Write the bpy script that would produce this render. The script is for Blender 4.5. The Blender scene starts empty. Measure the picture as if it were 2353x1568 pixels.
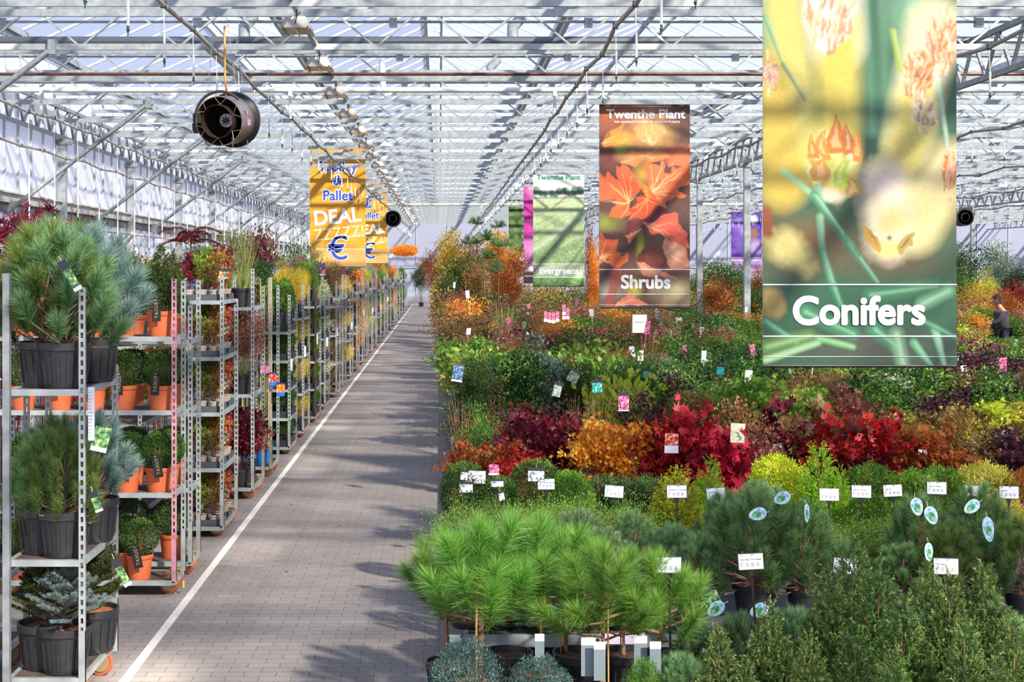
import bpy, math, random
import numpy as np
from mathutils import Vector, Matrix
SC = bpy.context.scene
COL = SC.collection
PI = math.pi
# ------------------------------------------------------------------ camera
F = 3268.0; CZ = 2.49; VX = 1010.0; VY = 620.0        # focal length in pixels, eye height, vanishing point
cam = bpy.data.cameras.new('camera'); camo = bpy.data.objects.new('camera', cam); COL.objects.link(camo)
camo.location = (0, 0, CZ); camo.rotation_euler = (PI/2, 0, 0)
cam.sensor_width = 36.0; cam.lens = 36.0*F/2353; cam.shift_x = (1176.5-VX)/2353; cam.shift_y = -(784-VY)/2353
cam.clip_end = 400
SC.camera = camo
# ------------------------------------------------------------------ light
w = bpy.data.worlds.new('world'); SC.world = w; w.use_nodes = True
wn = w.node_tree; wb = wn.nodes['Background']
tc = wn.nodes.new('ShaderNodeTexCoord'); sx = wn.nodes.new('ShaderNodeSeparateXYZ'); cr = wn.nodes.new('ShaderNodeValToRGB')
wn.links.new(tc.outputs['Generated'], sx.inputs[0]); wn.links.new(sx.outputs['Z'], cr.inputs[0]); wn.links.new(cr.outputs[0], wb.inputs[0])
cr.color_ramp.elements[0].color = (.80, .86, .95, 1); cr.color_ramp.elements[0].position = 0.0
cr.color_ramp.elements[1].color = (.36, .58, .95, 1); cr.color_ramp.elements[1].position = .6
wb.inputs[1].default_value = 1.05
sun = bpy.data.lights.new('sun', 'SUN'); suno = bpy.data.objects.new('sun', sun); COL.objects.link(suno)
sun.energy = 22; sun.angle = math.radians(2.2); sun.color = (1, .93, .80)
SUNV = Vector((.50, -.62, .60)).normalized()            # towards the sun: behind the camera, to the right
suno.rotation_euler = SUNV.to_track_quat('Z', 'Y').to_euler(); suno.location = (20, -20, 30)
vs = SC.view_settings; vs.view_transform = 'Standard'; vs.look = 'None'; vs.exposure = 0.3; vs.gamma = 1.0; vs.use_curve_mapping = False
SC.cycles.max_bounces = 6; SC.cycles.diffuse_bounces = 3; SC.cycles.glossy_bounces = 2; SC.cycles.transmission_bounces = 3; SC.cycles.transparent_max_bounces = 10
SC.cycles.caustics_reflective = False; SC.cycles.caustics_refractive = False

def at(px, py, d): return Vector(((px-VX)*d/F, d, CZ-(py-VY)*d/F))
def X_(px, d): return (px-VX)*d/F
def Z_(py, d): return CZ-(py-VY)*d/F
WORDS = ['', 'first', 'second', 'third', 'fourth', 'fifth', 'sixth', 'seventh', 'eighth', 'ninth', 'tenth', 'eleventh', 'twelfth', 'thirteenth', 'fourteenth', 'fifteenth', 'sixteenth', 'seventeenth', 'eighteenth', 'nineteenth', 'twentieth']
def nth(n):
    if n <= 20: return WORDS[n]
    return '%d%s' % (n, {1: 'st', 2: 'nd', 3: 'rd'}.get(n % 10, 'th'))
# ------------------------------------------------------------------ materials
def s2l(c): return tuple((v/12.92 if v <= .04045 else ((v+.055)/1.055)**2.4) for v in c)
def H(h): return s2l(tuple(int(h[i:i+2], 16)/255 for i in (0, 2, 4)))
MATS = {}
def mat(name, col, rough=.6, metal=0, bump=0, bscale=40, var=0, vscale=8, spec=.5):
    if name in MATS: return MATS[name]
    m = bpy.data.materials.new(name); m.use_nodes = True; MATS[name] = m
    nt = m.node_tree; b = nt.nodes['Principled BSDF']
    c = H(col) if isinstance(col, str) else col
    b.inputs['Base Color'].default_value = (*c, 1); b.inputs['Roughness'].default_value = rough; b.inputs['Metallic'].default_value = metal
    b.inputs['Specular IOR Level'].default_value = spec
    if var or bump:
        t = nt.nodes.new('ShaderNodeTexCoord')
        n = nt.nodes.new('ShaderNodeTexNoise'); n.inputs['Scale'].default_value = vscale; n.inputs['Detail'].default_value = 5
        nt.links.new(t.outputs['Object'], n.inputs[0])
        if var:
            r = nt.nodes.new('ShaderNodeValToRGB'); r.color_ramp.elements[0].position = .3; r.color_ramp.elements[1].position = .7
            r.color_ramp.elements[0].color = (*[max(0, v*(1-var)) for v in c], 1); r.color_ramp.elements[1].color = (*[min(1, v*(1+var)) for v in c], 1)
            nt.links.new(n.outputs[0], r.inputs[0]); nt.links.new(r.outputs[0], b.inputs['Base Color'])
        if bump:
            n2 = nt.nodes.new('ShaderNodeTexNoise'); n2.inputs['Scale'].default_value = bscale; nt.links.new(t.outputs['Object'], n2.inputs[0])
            bp = nt.nodes.new('ShaderNodeBump'); bp.inputs['Strength'].default_value = bump; bp.inputs['Distance'].default_value = .02
            nt.links.new(n2.outputs[0], bp.inputs['Height']); nt.links.new(bp.outputs[0], b.inputs['Normal'])
    return m
def leafmat(name, c1, c2, c3, trans=.35, rough=.45):
    if name in MATS: return MATS[name]
    m = bpy.data.materials.new(name); m.use_nodes = True; MATS[name] = m
    nt = m.node_tree; b = nt.nodes['Principled BSDF']; out = nt.nodes['Material Output']
    a = nt.nodes.new('ShaderNodeAttribute'); a.attribute_name = 'tint'
    r = nt.nodes.new('ShaderNodeValToRGB'); e = r.color_ramp.elements
    e[0].position = .1; e[0].color = (*H(c1), 1); e[1].position = .9; e[1].color = (*H(c3), 1); k = e.new(.5); k.color = (*H(c2), 1)
    nt.links.new(a.outputs['Fac'], r.inputs[0])
    oi = nt.nodes.new('ShaderNodeObjectInfo'); mr = nt.nodes.new('ShaderNodeMapRange'); mr.inputs['To Min'].default_value = .8; mr.inputs['To Max'].default_value = 1.25
    nt.links.new(oi.outputs['Random'], mr.inputs[0])
    hs = nt.nodes.new('ShaderNodeHueSaturation'); nt.links.new(mr.outputs[0], hs.inputs['Value']); nt.links.new(r.outputs[0], hs.inputs['Color'])
    mr2 = nt.nodes.new('ShaderNodeMapRange'); mr2.inputs['To Min'].default_value = .492; mr2.inputs['To Max'].default_value = .508
    ml = nt.nodes.new('ShaderNodeMath'); ml.operation = 'FRACT'; mm = nt.nodes.new('ShaderNodeMath'); mm.operation = 'MULTIPLY'; mm.inputs[1].default_value = 7.31
    nt.links.new(oi.outputs['Random'], mm.inputs[0]); nt.links.new(mm.outputs[0], ml.inputs[0]); nt.links.new(ml.outputs[0], mr2.inputs[0]); nt.links.new(mr2.outputs[0], hs.inputs['Hue'])
    nt.links.new(hs.outputs[0], b.inputs['Base Color']); b.inputs['Roughness'].default_value = rough; b.inputs['Specular IOR Level'].default_value = .35
    tr = nt.nodes.new('ShaderNodeBsdfTranslucent'); nt.links.new(hs.outputs[0], tr.inputs[0])
    mx = nt.nodes.new('ShaderNodeMixShader'); mx.inputs[0].default_value = trans
    nt.links.new(b.outputs[0], mx.inputs[1]); nt.links.new(tr.outputs[0], mx.inputs[2]); nt.links.new(mx.outputs[0], out.inputs['Surface'])
    return m
def glassmat(name, col, transp, transl, rough=.5):
    m = bpy.data.materials.new(name); m.use_nodes = True; MATS[name] = m
    nt = m.node_tree; b = nt.nodes['Principled BSDF']; out = nt.nodes['Material Output']
    b.inputs['Base Color'].default_value = (*H(col), 1); b.inputs['Roughness'].default_value = rough
    tl = nt.nodes.new('ShaderNodeBsdfTranslucent'); tl.inputs[0].default_value = (*H(col), 1)
    tp = nt.nodes.new('ShaderNodeBsdfTransparent')
    m1 = nt.nodes.new('ShaderNodeMixShader'); m1.inputs[0].default_value = transl
    m2 = nt.nodes.new('ShaderNodeMixShader'); m2.inputs[0].default_value = transp
    nt.links.new(b.outputs[0], m1.inputs[1]); nt.links.new(tl.outputs[0], m1.inputs[2])
    nt.links.new(m1.outputs[0], m2.inputs[1]); nt.links.new(tp.outputs[0], m2.inputs[2]); nt.links.new(m2.outputs[0], out.inputs['Surface'])
    return m
GALV = mat('galvanised', 'A9B0B2', .42, .35, var=.22, vscale=9)
GALVD = mat('galvanised_dull', '9A9FA2', .5, .5, var=.25, vscale=12)
ALU = mat('aluminium', 'C4C9CE', .4, .3, var=.1)
PVC = mat('white_pvc', 'F2F1EC', .35)
BLACKP = mat('black_pot', '2B2C30', .42, var=.2, vscale=15)
TERRA = mat('orange_pot', 'C9643C', .5, var=.08, vscale=5)
BEIGE = mat('beige_pot', 'A89A8C', .6, var=.1)
BLUEP = mat('blue_pot', '1E8AD0', .4)
GREYP = mat('grey_pot', '6A6C70', .5)
TRAYM = mat('grey_tray', '4A5057', .5)
BARK = mat('bark_mulch', 'A65F3E', .9, bump=1, bscale=90, var=.5, vscale=60)
SOIL = mat('dark_soil', '4A3226', .95, bump=1, bscale=80, var=.5, vscale=50)
WOODM = mat('trunk_bark', '8A6A50', .8, bump=.6, bscale=60, var=.3, vscale=25)
TWIGM = mat('twig_brown', '8B6250', .8, var=.25)
TWIGR = mat('twig_red', '7A3A30', .8, var=.2)
TWIGG = mat('stem_green', '7F8A48', .7, var=.2)
CANE = mat('bamboo_cane', 'C99A5E', .6, var=.15)
PLY = mat('shelf_board', '54463F', .75, var=.35, vscale=14)
WHEELM = mat('wheel_rubber', 'A8583E', .6)
WHITE = mat('white_card', 'DFE1E8', .5)
DARKC = mat('dark_card', '262A33', .5)
SIGNB = mat('sign_holder', '3A3A42', .5)
BLACKM = mat('black_metal', '1E1C1E', .4, .2)
RUSTY = mat('rusty_steel', '6B4A40', .45, .5, var=.3)
STEEL = mat('stainless', '8D8480', .3, .7, var=.15)
GOLD = mat('gold_print', 'B79A62', .4, .4)
GREYT = mat('grey_print', '6C707C', .6)
INK = mat('dark_print', '33363E', .6)
# ------------------------------------------------------------------ mesh tools
class MB:
    """boxes, bars, tubes and lathes gathered into one mesh"""
    def __init__(s): s.v = []; s.f = []
    def add(s, vs, fs):
        n = len(s.v); s.v += [tuple(v) for v in vs]; s.f += [tuple(i+n for i in f) for f in fs]; return s
    def box(s, x0, x1, y0, y1, z0, z1):
        return s.add([(x0, y0, z0), (x1, y0, z0), (x1, y1, z0), (x0, y1, z0), (x0, y0, z1), (x1, y0, z1), (x1, y1, z1), (x0, y1, z1)],
                     [(0, 3, 2, 1), (4, 5, 6, 7), (0, 1, 5, 4), (1, 2, 6, 5), (2, 3, 7, 6), (3, 0, 4, 7)])
    def bar(s, p, q, w, h, up=(0, 0, 1)):
        p = Vector(p); q = Vector(q); d = (q-p).normalized(); a = d.cross(Vector(up))
        if a.length < 1e-4: a = d.cross(Vector((0, 1, 0)))
        a.normalize(); b = a.cross(d); a = a*w/2; b = b*h/2
        return s.add([p-a-b, p+a-b, p+a+b, p-a+b, q-a-b, q+a-b, q+a+b, q-a+b], [(0, 3, 2, 1), (4, 5, 6, 7), (0, 1, 5, 4), (1, 2, 6, 5), (2, 3, 7, 6), (3, 0, 4, 7)])
    def tube(s, pts, r, n=8, cap=True):
        pts = [Vector(p) for p in pts]; rs = r if isinstance(r, (list, tuple)) else [r]*len(pts); V = []; Fc = []
        ref = None
        for i, p in enumerate(pts):
            d = (pts[min(i+1, len(pts)-1)]-pts[max(i-1, 0)]).normalized()
            if ref is None: ref = d.cross(Vector((0, 0, 1))) if abs(d.z) < .9 else d.cross(Vector((1, 0, 0)))
            a = (ref-d*ref.dot(d)).normalized(); b = d.cross(a)
            for k in range(n):
                t = 2*PI*k/n; V.append(p+(a*math.cos(t)+b*math.sin(t))*rs[i])
        for i in range(len(pts)-1):
            for k in range(n):
                k2 = (k+1) % n; Fc.append((i*n+k, i*n+k2, (i+1)*n+k2, (i+1)*n+k))
        if cap: Fc.append(tuple(range(n-1, -1, -1))); Fc.append(tuple((len(pts)-1)*n+k for k in range(n)))
        return s.add(V, Fc)
    def lathe(s, prof, n=24, c=(0, 0, 0)):
        V = []; Fc = []
        for r, z in prof:
            for k in range(n): t = 2*PI*k/n; V.append((c[0]+r*math.cos(t), c[1]+r*math.sin(t), c[2]+z))
        for i in range(len(prof)-1):
            for k in range(n): k2 = (k+1) % n; Fc.append((i*n+k, i*n+k2, (i+1)*n+k2, (i+1)*n+k))
        return s.add(V, Fc)
    def mesh(s, name, smooth=False):
        me = bpy.data.meshes.new(name); me.from_pydata(s.v, [], s.f); me.materials.append(None)
        if smooth:
            me.polygons.foreach_set('use_smooth', [True]*len(me.polygons))
            me.set_sharp_from_angle(angle=math.radians(40))
        me.update(); return me
class FB:
    """many small faces from numpy arrays (M, k, 3), with a tint value per face"""
    def __init__(s): s.a = []
    def add(s, V, tint=None):
        if len(V) == 0: return s
        s.a.append((V, np.full(len(V), .5) if tint is None else tint)); return s
    def mesh(s, name):
        co = np.concatenate([V.reshape(-1, 3) for V, _ in s.a]).astype(np.float32)
        kk = np.concatenate([np.full(len(V), V.shape[1]) for V, _ in s.a]); tn = np.concatenate([t for _, t in s.a]).astype(np.float32)
        me = bpy.data.meshes.new(name); n = len(co)
        me.vertices.add(n); me.vertices.foreach_set('co', co.ravel()); me.loops.add(n); me.loops.foreach_set('vertex_index', np.arange(n, dtype=np.int32))
        st = np.concatenate([[0], np.cumsum(kk)[:-1]]).astype(np.int32)
        me.polygons.add(len(kk)); me.polygons.foreach_set('loop_start', st)
        at_ = me.attributes.new('tint', 'FLOAT', 'FACE'); at_.data.foreach_set('value', tn)
        me.materials.append(None); me.update(calc_edges=True); return me
def unit(a): return a/np.maximum(np.linalg.norm(a, axis=-1, keepdims=True), 1e-9)
def leaves(P, D, L, W, rng, kind='leaf', fold=.2, flat=0.0):
    n = len(P); D = unit(D); L = np.broadcast_to(np.asarray(L, float), (n,))[:, None]; W = np.broadcast_to(np.asarray(W, float), (n,))[:, None]
    R = rng.normal(size=(n, 3))
    if flat: R = R*(1-flat)+np.array([0, 0, 1.0])*flat*2
    S = unit(np.cross(D, R)); N = np.cross(S, D)
    if kind == 'needle': return np.stack([P-S*W/2, P+S*W/2, P+D*L], 1)
    if kind == 'leaf': return np.stack([P, P+D*L*.45+S*W/2+N*W*fold, P+D*L, P+D*L*.45-S*W/2+N*W*fold], 1)
    out = []
    for a, k in ((-1.25, .62), (-.62, .88), (0, 1), (.62, .88), (1.25, .62)):
        d = D*math.cos(a)+S*math.sin(a); q = np.cross(N, d); l = L*k
        out.append(np.stack([P, P+d*l*.42+q*W*.5, P+d*l-N*l*.12, P+d*l*.42-q*W*.5], 1))
    return np.stack(out, 1).reshape(-1, 4, 3)
def sticks(P0, P1, r0, r1):
    P0 = np.asarray(P0, float); P1 = np.asarray(P1, float); D = unit(P1-P0); n = len(P0)
    A = unit(np.cross(D, np.tile([.31, .93, .17], (n, 1)))); B = np.cross(D, A)
    r0 = np.broadcast_to(np.asarray(r0, float), (n,))[:, None]; r1 = np.broadcast_to(np.asarray(r1, float), (n,))[:, None]; out = []
    c = [(math.cos(t), math.sin(t)) for t in (0, 2*PI/3, 4*PI/3)]
    for i in range(3):
        (a, b), (e, f) = c[i], c[(i+1) % 3]
        out.append(np.stack([P0+(A*a+B*b)*r0, P0+(A*e+B*f)*r0, P1+(A*e+B*f)*r1, P1+(A*a+B*b)*r1], 1))
    return np.concatenate(out)
def obj(name, me, m, parent=None, loc=(0, 0, 0), rot=(0, 0, 0), smooth=False):
    if isinstance(me, (MB,)): me = me.mesh(name, smooth)
    elif isinstance(me, FB): me = me.mesh(name)
    o = bpy.data.objects.new(name, me); COL.objects.link(o)
    o.material_slots[0].link = 'OBJECT'; o.material_slots[0].material = m
    o.location = loc; o.rotation_euler = rot
    if parent: o.parent = parent
    return o
def tag(o, label, cat, group=None, kind=None):
    o['label'] = label; o['category'] = cat
    if group: o['group'] = group
    if kind: o['kind'] = kind
    return o
def thing(name, label, cat, loc=(0, 0, 0), rz=0, group=None, s=1.0):
    o = bpy.data.objects.new(name, None); COL.objects.link(o); o.empty_display_size = .1
    o.location = loc; o.rotation_euler = (0, 0, rz); o.scale = (s, s, s) if not isinstance(s, tuple) else s
    return tag(o, label, cat, group)
def struct(name, me, m, **k):
    o = obj(name, me, m, **k); o['kind'] = 'structure'; return o
def text_mesh(txt, size, depth=.0, bold=0.0, align='CENTER', sx=1.0, spacing=1.0, res=3):
    c = bpy.data.curves.new('t', 'FONT'); c.body = txt; c.size = size; c.extrude = depth; c.offset = 0; c.align_x = align; c.align_y = 'BOTTOM_BASELINE'
    c.space_character = spacing; c.resolution_u = res; c.space_line = .8
    o = bpy.data.objects.new('t', c); COL.objects.link(o)
    dg = bpy.context.evaluated_depsgraph_get(); me = bpy.data.meshes.new_from_object(o.evaluated_get(dg)); COL.objects.unlink(o); bpy.data.objects.remove(o)
    if bold > 0:                                              # heavier strokes: the same outline repeated around a small circle
        n = len(me.vertices); co = np.empty(n*3, np.float32); me.vertices.foreach_get('co', co); co = co.reshape(-1, 3); V = []; Fc = []; k = 16 if bold > .03 else 10
        fs = [tuple(p.vertices) for p in me.polygons]
        for i in range(k+1):
            a = 2*PI*i/k; off = np.array([math.cos(a)*bold, math.sin(a)*bold, 0]) if i < k else np.zeros(3); V += (co+off+[0, 0, i*2e-5]).tolist(); Fc += [tuple(v+i*n for v in f) for f in fs]
        me = bpy.data.meshes.new('lettering'); me.from_pydata(V, [], Fc)
    me.transform(Matrix.Diagonal((sx, 1, 1, 1))@Matrix.Identity(4)); me.transform(Matrix.Rotation(PI/2, 4, 'X'))
    me.materials.clear(); me.materials.append(None); return me
# ------------------------------------------------------------------ the greenhouse shell
S = 3.5; ZB = 5.82; ZT = 6.42; XL = -8.6; XR = 46.0; YE = 105.0; Y0 = -6.0
def gird_d(k): return S*k+.25
# floor of grey pavers
def paving():
    m = bpy.data.materials.new('pavers'); m.use_nodes = True; nt = m.node_tree; b = nt.nodes['Principled BSDF']; L = nt.links.new
    t = nt.nodes.new('ShaderNodeTexCoord')
    dn = nt.nodes.new('ShaderNodeTexNoise'); dn.inputs['Scale'].default_value = 9; L(t.outputs['Object'], dn.inputs[0])
    ad = nt.nodes.new('ShaderNodeMixRGB'); ad.blend_type = 'ADD'; ad.inputs[0].default_value = .006; L(t.outputs['Object'], ad.inputs[1]); L(dn.outputs[1], ad.inputs[2])
    br = nt.nodes.new('ShaderNodeTexBrick'); L(ad.outputs[0], br.inputs[0]); br.inputs['Scale'].default_value = 1
    br.inputs['Brick Width'].default_value = .2; br.inputs['Row Height'].default_value = .1; br.inputs['Mortar Size'].default_value = .0022; br.inputs['Mortar Smooth'].default_value = .3
    br.inputs['Color1'].default_value = (*H('8F8782'), 1); br.inputs['Color2'].default_value = (*H('857F7C'), 1); br.inputs['Mortar'].default_value = (*H('4A423D'), 1); br.inputs['Bias'].default_value = 0
    n = nt.nodes.new('ShaderNodeTexNoise'); n.inputs['Scale'].default_value = .9; n.inputs['Detail'].default_value = 6; L(t.outputs['Object'], n.inputs[0])
    r = nt.nodes.new('ShaderNodeValToRGB'); r.color_ramp.elements[0].position = .35; r.color_ramp.elements[0].color = (.82, .80, .78, 1); r.color_ramp.elements[1].position = .65; r.color_ramp.elements[1].color = (1.05, 1.03, 1.02, 1); L(n.outputs[0], r.inputs[0])
    mx = nt.nodes.new('ShaderNodeMixRGB'); mx.blend_type = 'MULTIPLY'; mx.inputs[0].default_value = 1; L(br.outputs[0], mx.inputs[1]); L(r.outputs[0], mx.inputs[2])
    n3 = nt.nodes.new('ShaderNodeTexNoise'); n3.inputs['Scale'].default_value = 60; L(t.outputs['Object'], n3.inputs[0])
    mx2 = nt.nodes.new('ShaderNodeMixRGB'); mx2.blend_type = 'OVERLAY'; mx2.inputs[0].default_value = .25; L(mx.outputs[0], mx2.inputs[1]); L(n3.outputs[0], mx2.inputs[2])
    L(mx2.outputs[0], b.inputs['Base Color']); b.inputs['Roughness'].default_value = .8
    bp = nt.nodes.new('ShaderNodeBump'); bp.inputs['Strength'].default_value = .5; bp.inputs['Distance'].default_value = .004; bp.invert = True; L(br.outputs['Fac'], bp.inputs['Height']); L(bp.outputs[0], b.inputs['Normal'])
    return m
PAVE = paving()
struct('floor', MB().box(XL, XR, Y0, YE+.2, -.1, 0), PAVE)
struct('trim_1', MB().box(-1.935, -1.875, Y0, 101, .0005, .003), mat('line_paint', 'D9D2C6', .7, var=.12, vscale=30))['label'] = 'white painted line beside the trolleys'
GLASS = glassmat('whitened_glass', 'A4AED2', .27, .30, .5)
PANEL = glassmat('translucent_panel', 'F2F1F6', .05, .62, .5)
# roof: repeated ridges running away from the camera
RP = 4.8; G0 = -12.3; ZG = 6.75; ZR = 7.85
roof = MB(); bars = MB(); gut = MB(); vent = MB()
k = 0; xg = G0
while xg < XR:
    for sgn in (0, 1):
        xa, xb = (xg, xg+RP/2) if sgn == 0 else (xg+RP, xg+RP/2)
        xc = xb-(.34 if sgn == 0 else -.34)                     # glass stops short of the ridge at the open vents
        if sgn == 0: roof.add([(xa, Y0, ZG), (xb, Y0, ZR), (xb, YE, ZR), (xa, YE, ZG)], [(0, 1, 2, 3)])
        else:
            zc = ZG+(ZR-ZG)*(1-.34/(RP/2))
            roof.add([(xa, Y0, ZG), (xc, Y0, zc), (xc, YE, zc), (xa, YE, ZG)], [(0, 1, 2, 3)])
            y = 1.0
            while y < YE:                                        # closed stretches between the vents
                roof.add([(xc, y, zc), (xb, y, ZR), (xb, y+3.2, ZR), (xc, y+3.2, zc)], [(0, 1, 2, 3)])
                vent.add([(xb, y+3.2, ZR+.02), (xb+.5, y+3.2, ZR+.22), (xb+.5, y+4.9, ZR+.22), (xb, y+4.9, ZR+.02)], [(0, 1, 2, 3)])
                y += 5.0
            bars.bar((xc, Y0, zc), (xc, YE, zc), .05, .05)
        y = 2.0
        while y < 70: bars.bar((xa, y, ZG), (xb, y, ZR), .035, .05); y += 1.17
    bars.bar((xg+RP/2, Y0, ZR), (xg+RP/2, YE, ZR), .07, .09)
    gut.bar((xg, Y0, ZG-.05), (xg, YE, ZG-.05), .2, .12)
    gut.bar((xg, Y0, ZG-.16), (xg, YE, ZG-.16), .06, .1)
    xg += RP
roof.add([(G0, YE, ZG-.4), (XR, YE, ZG-.4), (XR, YE, ZR), (G0, YE, ZR)], [(0, 1, 2, 3)])
struct('ceiling', roof, GLASS); struct('trim_2', bars, ALU)['label'] = 'aluminium glazing bars and ridges of the roof'
struct('trim_3', gut, GALV)['label'] = 'gutters between the roof ridges'; struct('window_1', vent, GLASS)['label'] = 'open ridge vents'
# left wall
wl = MB().box(XL-.06, XL-.03, Y0, YE, 0, ZG+.3)
struct('wall_left', wl, PANEL)
t4 = MB(); y = -5
while y < YE: t4.box(XL-.04, XL+.015, y-.02, y+.02, 0, ZG); y += .92
struct('trim_4', t4, ALU)['label'] = 'upright glazing bars of the left wall'
led = MB().box(XL-.02, XL+.1, Y0, YE, 3.82, 4.02).box(XL, XL+.16, Y0, YE, 4.0, 4.03)
struct('trim_5', led, mat('ledge', 'C9C9C4', .6, .1, var=.2, vscale=3))['label'] = 'horizontal ledge along the left wall'
struct('trim_6', MB().box(XL-.02, XL+.05, Y0, YE, 3.62, 3.82), mat('ledge_dark', '5E6264', .6))['label'] = 'dark strip under the ledge'
struct('trim_7', MB().tube([(XL+.2, Y0, 3.45), (XL+.2, YE, 3.45)], .03), GALV)['label'] = 'pipe along the left wall below the ledge'
struct('wall_back', MB().box(XL, XR, YE, YE+.05, 0, ZG), mat('back_panel', '989DB0', .6, var=.06, vscale=.3))
t8 = MB(); x = XL
while x < XR: t8.box(x-.03, x+.03, YE-.05, YE, 0, ZG); x += 2.3
t8.box(XL, XR, YE-.06, YE, 2.6, 2.75)
struct('trim_8', t8, ALU)['label'] = 'bars of the far end wall'
struct('baseboard_back', MB().box(XL, XR, YE-.08, YE, 0, .5), mat('plinth', '8C8C92', .7))
# the wall on the far right and the one behind the camera
struct('wall_right', MB().box(XR, XR+.03, Y0, YE, 0, ZG+.3), PANEL)
struct('wall_front', MB().box(XL, XR, Y0-.05, Y0, 4.6, ZR), PANEL)
# ---- lattice girders
VP_ = 1.47
def girder_mesh(x1):
    a = MB().box(XL, x1, -.03, .03, -.045, .045)
    b = MB().box(XL, x1, -.03, .03, ZT-ZB-.035, ZT-ZB+.035)
    c = MB(); x = XL+.3; up = ZT-ZB
    while x < x1-VP_:
        c.bar((x, 0, 0), (x+VP_/2, 0, up), .028, .04, (0, 1, 0)); c.bar((x+VP_/2, 0, up), (x+VP_, 0, 0), .028, .04, (0, 1, 0)); x += VP_
    d = MB().tube([(XL, .25, .42), (x1, .25, .42)], .024, 6)
    q = XL+2.0
    while q < x1: d.box(q-.06, q+.06, .2, .3, .34, .5); q += 2.95
    return [('bottom_chord', a.mesh('bottom_chord')), ('top_chord', b.mesh('top_chord')), ('lattice', c.mesh('lattice')), ('tie_tube', d.mesh('tie_tube'))]
GM = girder_mesh(XR)
for i, k in enumerate(range(-1, 30)):
    y = gird_d(k)
    if y > YE-1: continue
    lab = 'galvanised lattice girder across the roof, %s from the front' % nth(k-4) if k > 4 else 'galvanised lattice girder across the roof, overhead before the view'
    t = thing('lattice_girder', lab, 'girder', (0, y, ZB), 0, 'roof lattice girders')
    for n, me in GM: obj(n, me, GALV, t)
    if k % 2 == 0 and k >= 4:                                     # knee braces to the left wall
        br = MB().tube([(XL+.1, y, 3.7), (-5.75, y-.06, ZB-.02)], .045, 10); j = k//2-1
        b = thing('knee_brace', 'round steel brace from left wall up to girder, %s from the front' % nth(max(1, j-1)) if j > 1 else 'round steel brace from left wall up to overhead girder', 'brace', (0, 0, 0), 0, 'wall braces')
        obj('tube', br, GALVD, b, smooth=True)
        obj('bracket', MB().box(-5.83, -5.72, y-.1, y+.05, ZB-.12, ZB+.1), GALVD, b); obj('bracket', MB().box(XL, XL+.2, y-.1, y+.05, 3.6, 3.85), GALVD, b)
# intermediate purlins between the girders
pm = MB().box(XL, XR, -.035, .035, -.05, .05).mesh('purlin')
for k in range(5, 29):
    o = obj('roof_purlin', pm, GALV, None, (0, gird_d(k)-1.15, 6.12)); tag(o, 'flat galvanised roof purlin in front of the %s girder' % nth(k-4), 'purlin', 'roof purlins')
pt = MB().tube([(XL, 0, 0), (XR, 0, 0)], .09, 12).mesh('pipe')
o = obj('heating_pipe', pt, mat('heat_pipe', '63676C', .4, .5), None, (0, gird_d(6)+1.6, 6.15)); tag(o, 'thick grey pipe across the roof behind the nearest girder', 'pipe')
# longitudinal girders on the column rows
lg = MB().bar((0, Y0, 5.46), (0, YE, 5.46), .08, .08).bar((0, Y0, 6.12), (0, YE, 6.12), .08, .08); dg_ = MB(); y = Y0
while y < YE-1: dg_.bar((0, y, 5.46), (0, y+.5, 6.12), .05, .045, (1, 0, 0)); dg_.bar((0, y+.5, 6.12), (0, y+1.0, 5.46), .05, .045, (1, 0, 0)); y += 1.0
lgm = lg.mesh('chords'); dgm = dg_.mesh('lattice')
for x, nm in ((XL+.12, 'along the left wall'), (8.45, 'over the first column row'), (25.3, 'over the second column row'), (40.5, 'over the third column row')):
    t = thing('gutter_girder', 'long lattice girder running down the greenhouse ' + nm, 'girder', (x, 0, 0), 0)
    obj('chords', lgm, GALVD, t); obj('lattice', dgm, GALVD, t)
# columns
colm = MB().box(-.085, .085, -.085, .085, .02, 5.42).mesh('post'); base = MB().box(-.15, .15, -.15, .15, 0, .03).mesh('base_plate'); capm = MB().box(-.2, .2, -.12, .12, 5.30, 5.42).mesh('cap')
for x, row in ((8.45, 'first'), (25.3, 'second'), (40.5, 'third'), (XL+.12, 'wall')):
    for j in range(0, 12):
        y = 24.9-7.1*2+7.1*j
        if y > YE-1 or (x > 9 and x/y > .46): continue
        if row == 'wall': lab = 'white wall column against the left wall, %s from the front' % nth(j+1)
        else: lab = 'square steel column in the %s row right of the aisle, %s from the front' % (row, nth(j+1))
        if 10.5 < y < 24 and x == 8.45: continue
        t = thing('steel_column', lab, 'column', (x, y, 0), 0, 'greenhouse columns'); obj('post', colm, GALV, t); obj('base_plate', base, GALVD, t); obj('cap', capm, GALVD, t)
# ---- irrigation lines with droppers
def smooth_pts(pts, n=8):
    out = []
    for i in range(len(pts)-1):
        for j in range(n): out.append(pts[i].lerp(pts[i+1], j/n))
    out.append(pts[-1]); return out
drop_rod = {}
def dropper(parent, p, ln, st=.022):
    if ln not in drop_rod:
        a = MB().tube([(0, 0, 0), (.01, 0, -ln*.45)], .0045, 5).tube([(.01, 0, -ln*.45), (.01, 0, -ln+.09)], .0135, 6).mesh('rod')
        b = MB().tube([(.01, 0, -ln+.09), (.01, 0, -ln+.03)], .012, 5).tube([(.01, -.02, -ln+.06), (.01, .02, -ln+.05)], .014, 5).tube([(.01, 0, -ln+.03), (.01, 0, -ln)], .007, 5).mesh('nozzle'); drop_rod[ln] = (a, b)
    a, b = drop_rod[ln]
    o = obj('dropper', a, PVC, parent, p); obj('nozzle', b, mat('nozzle', '2E4A3C', .5), o)
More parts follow.
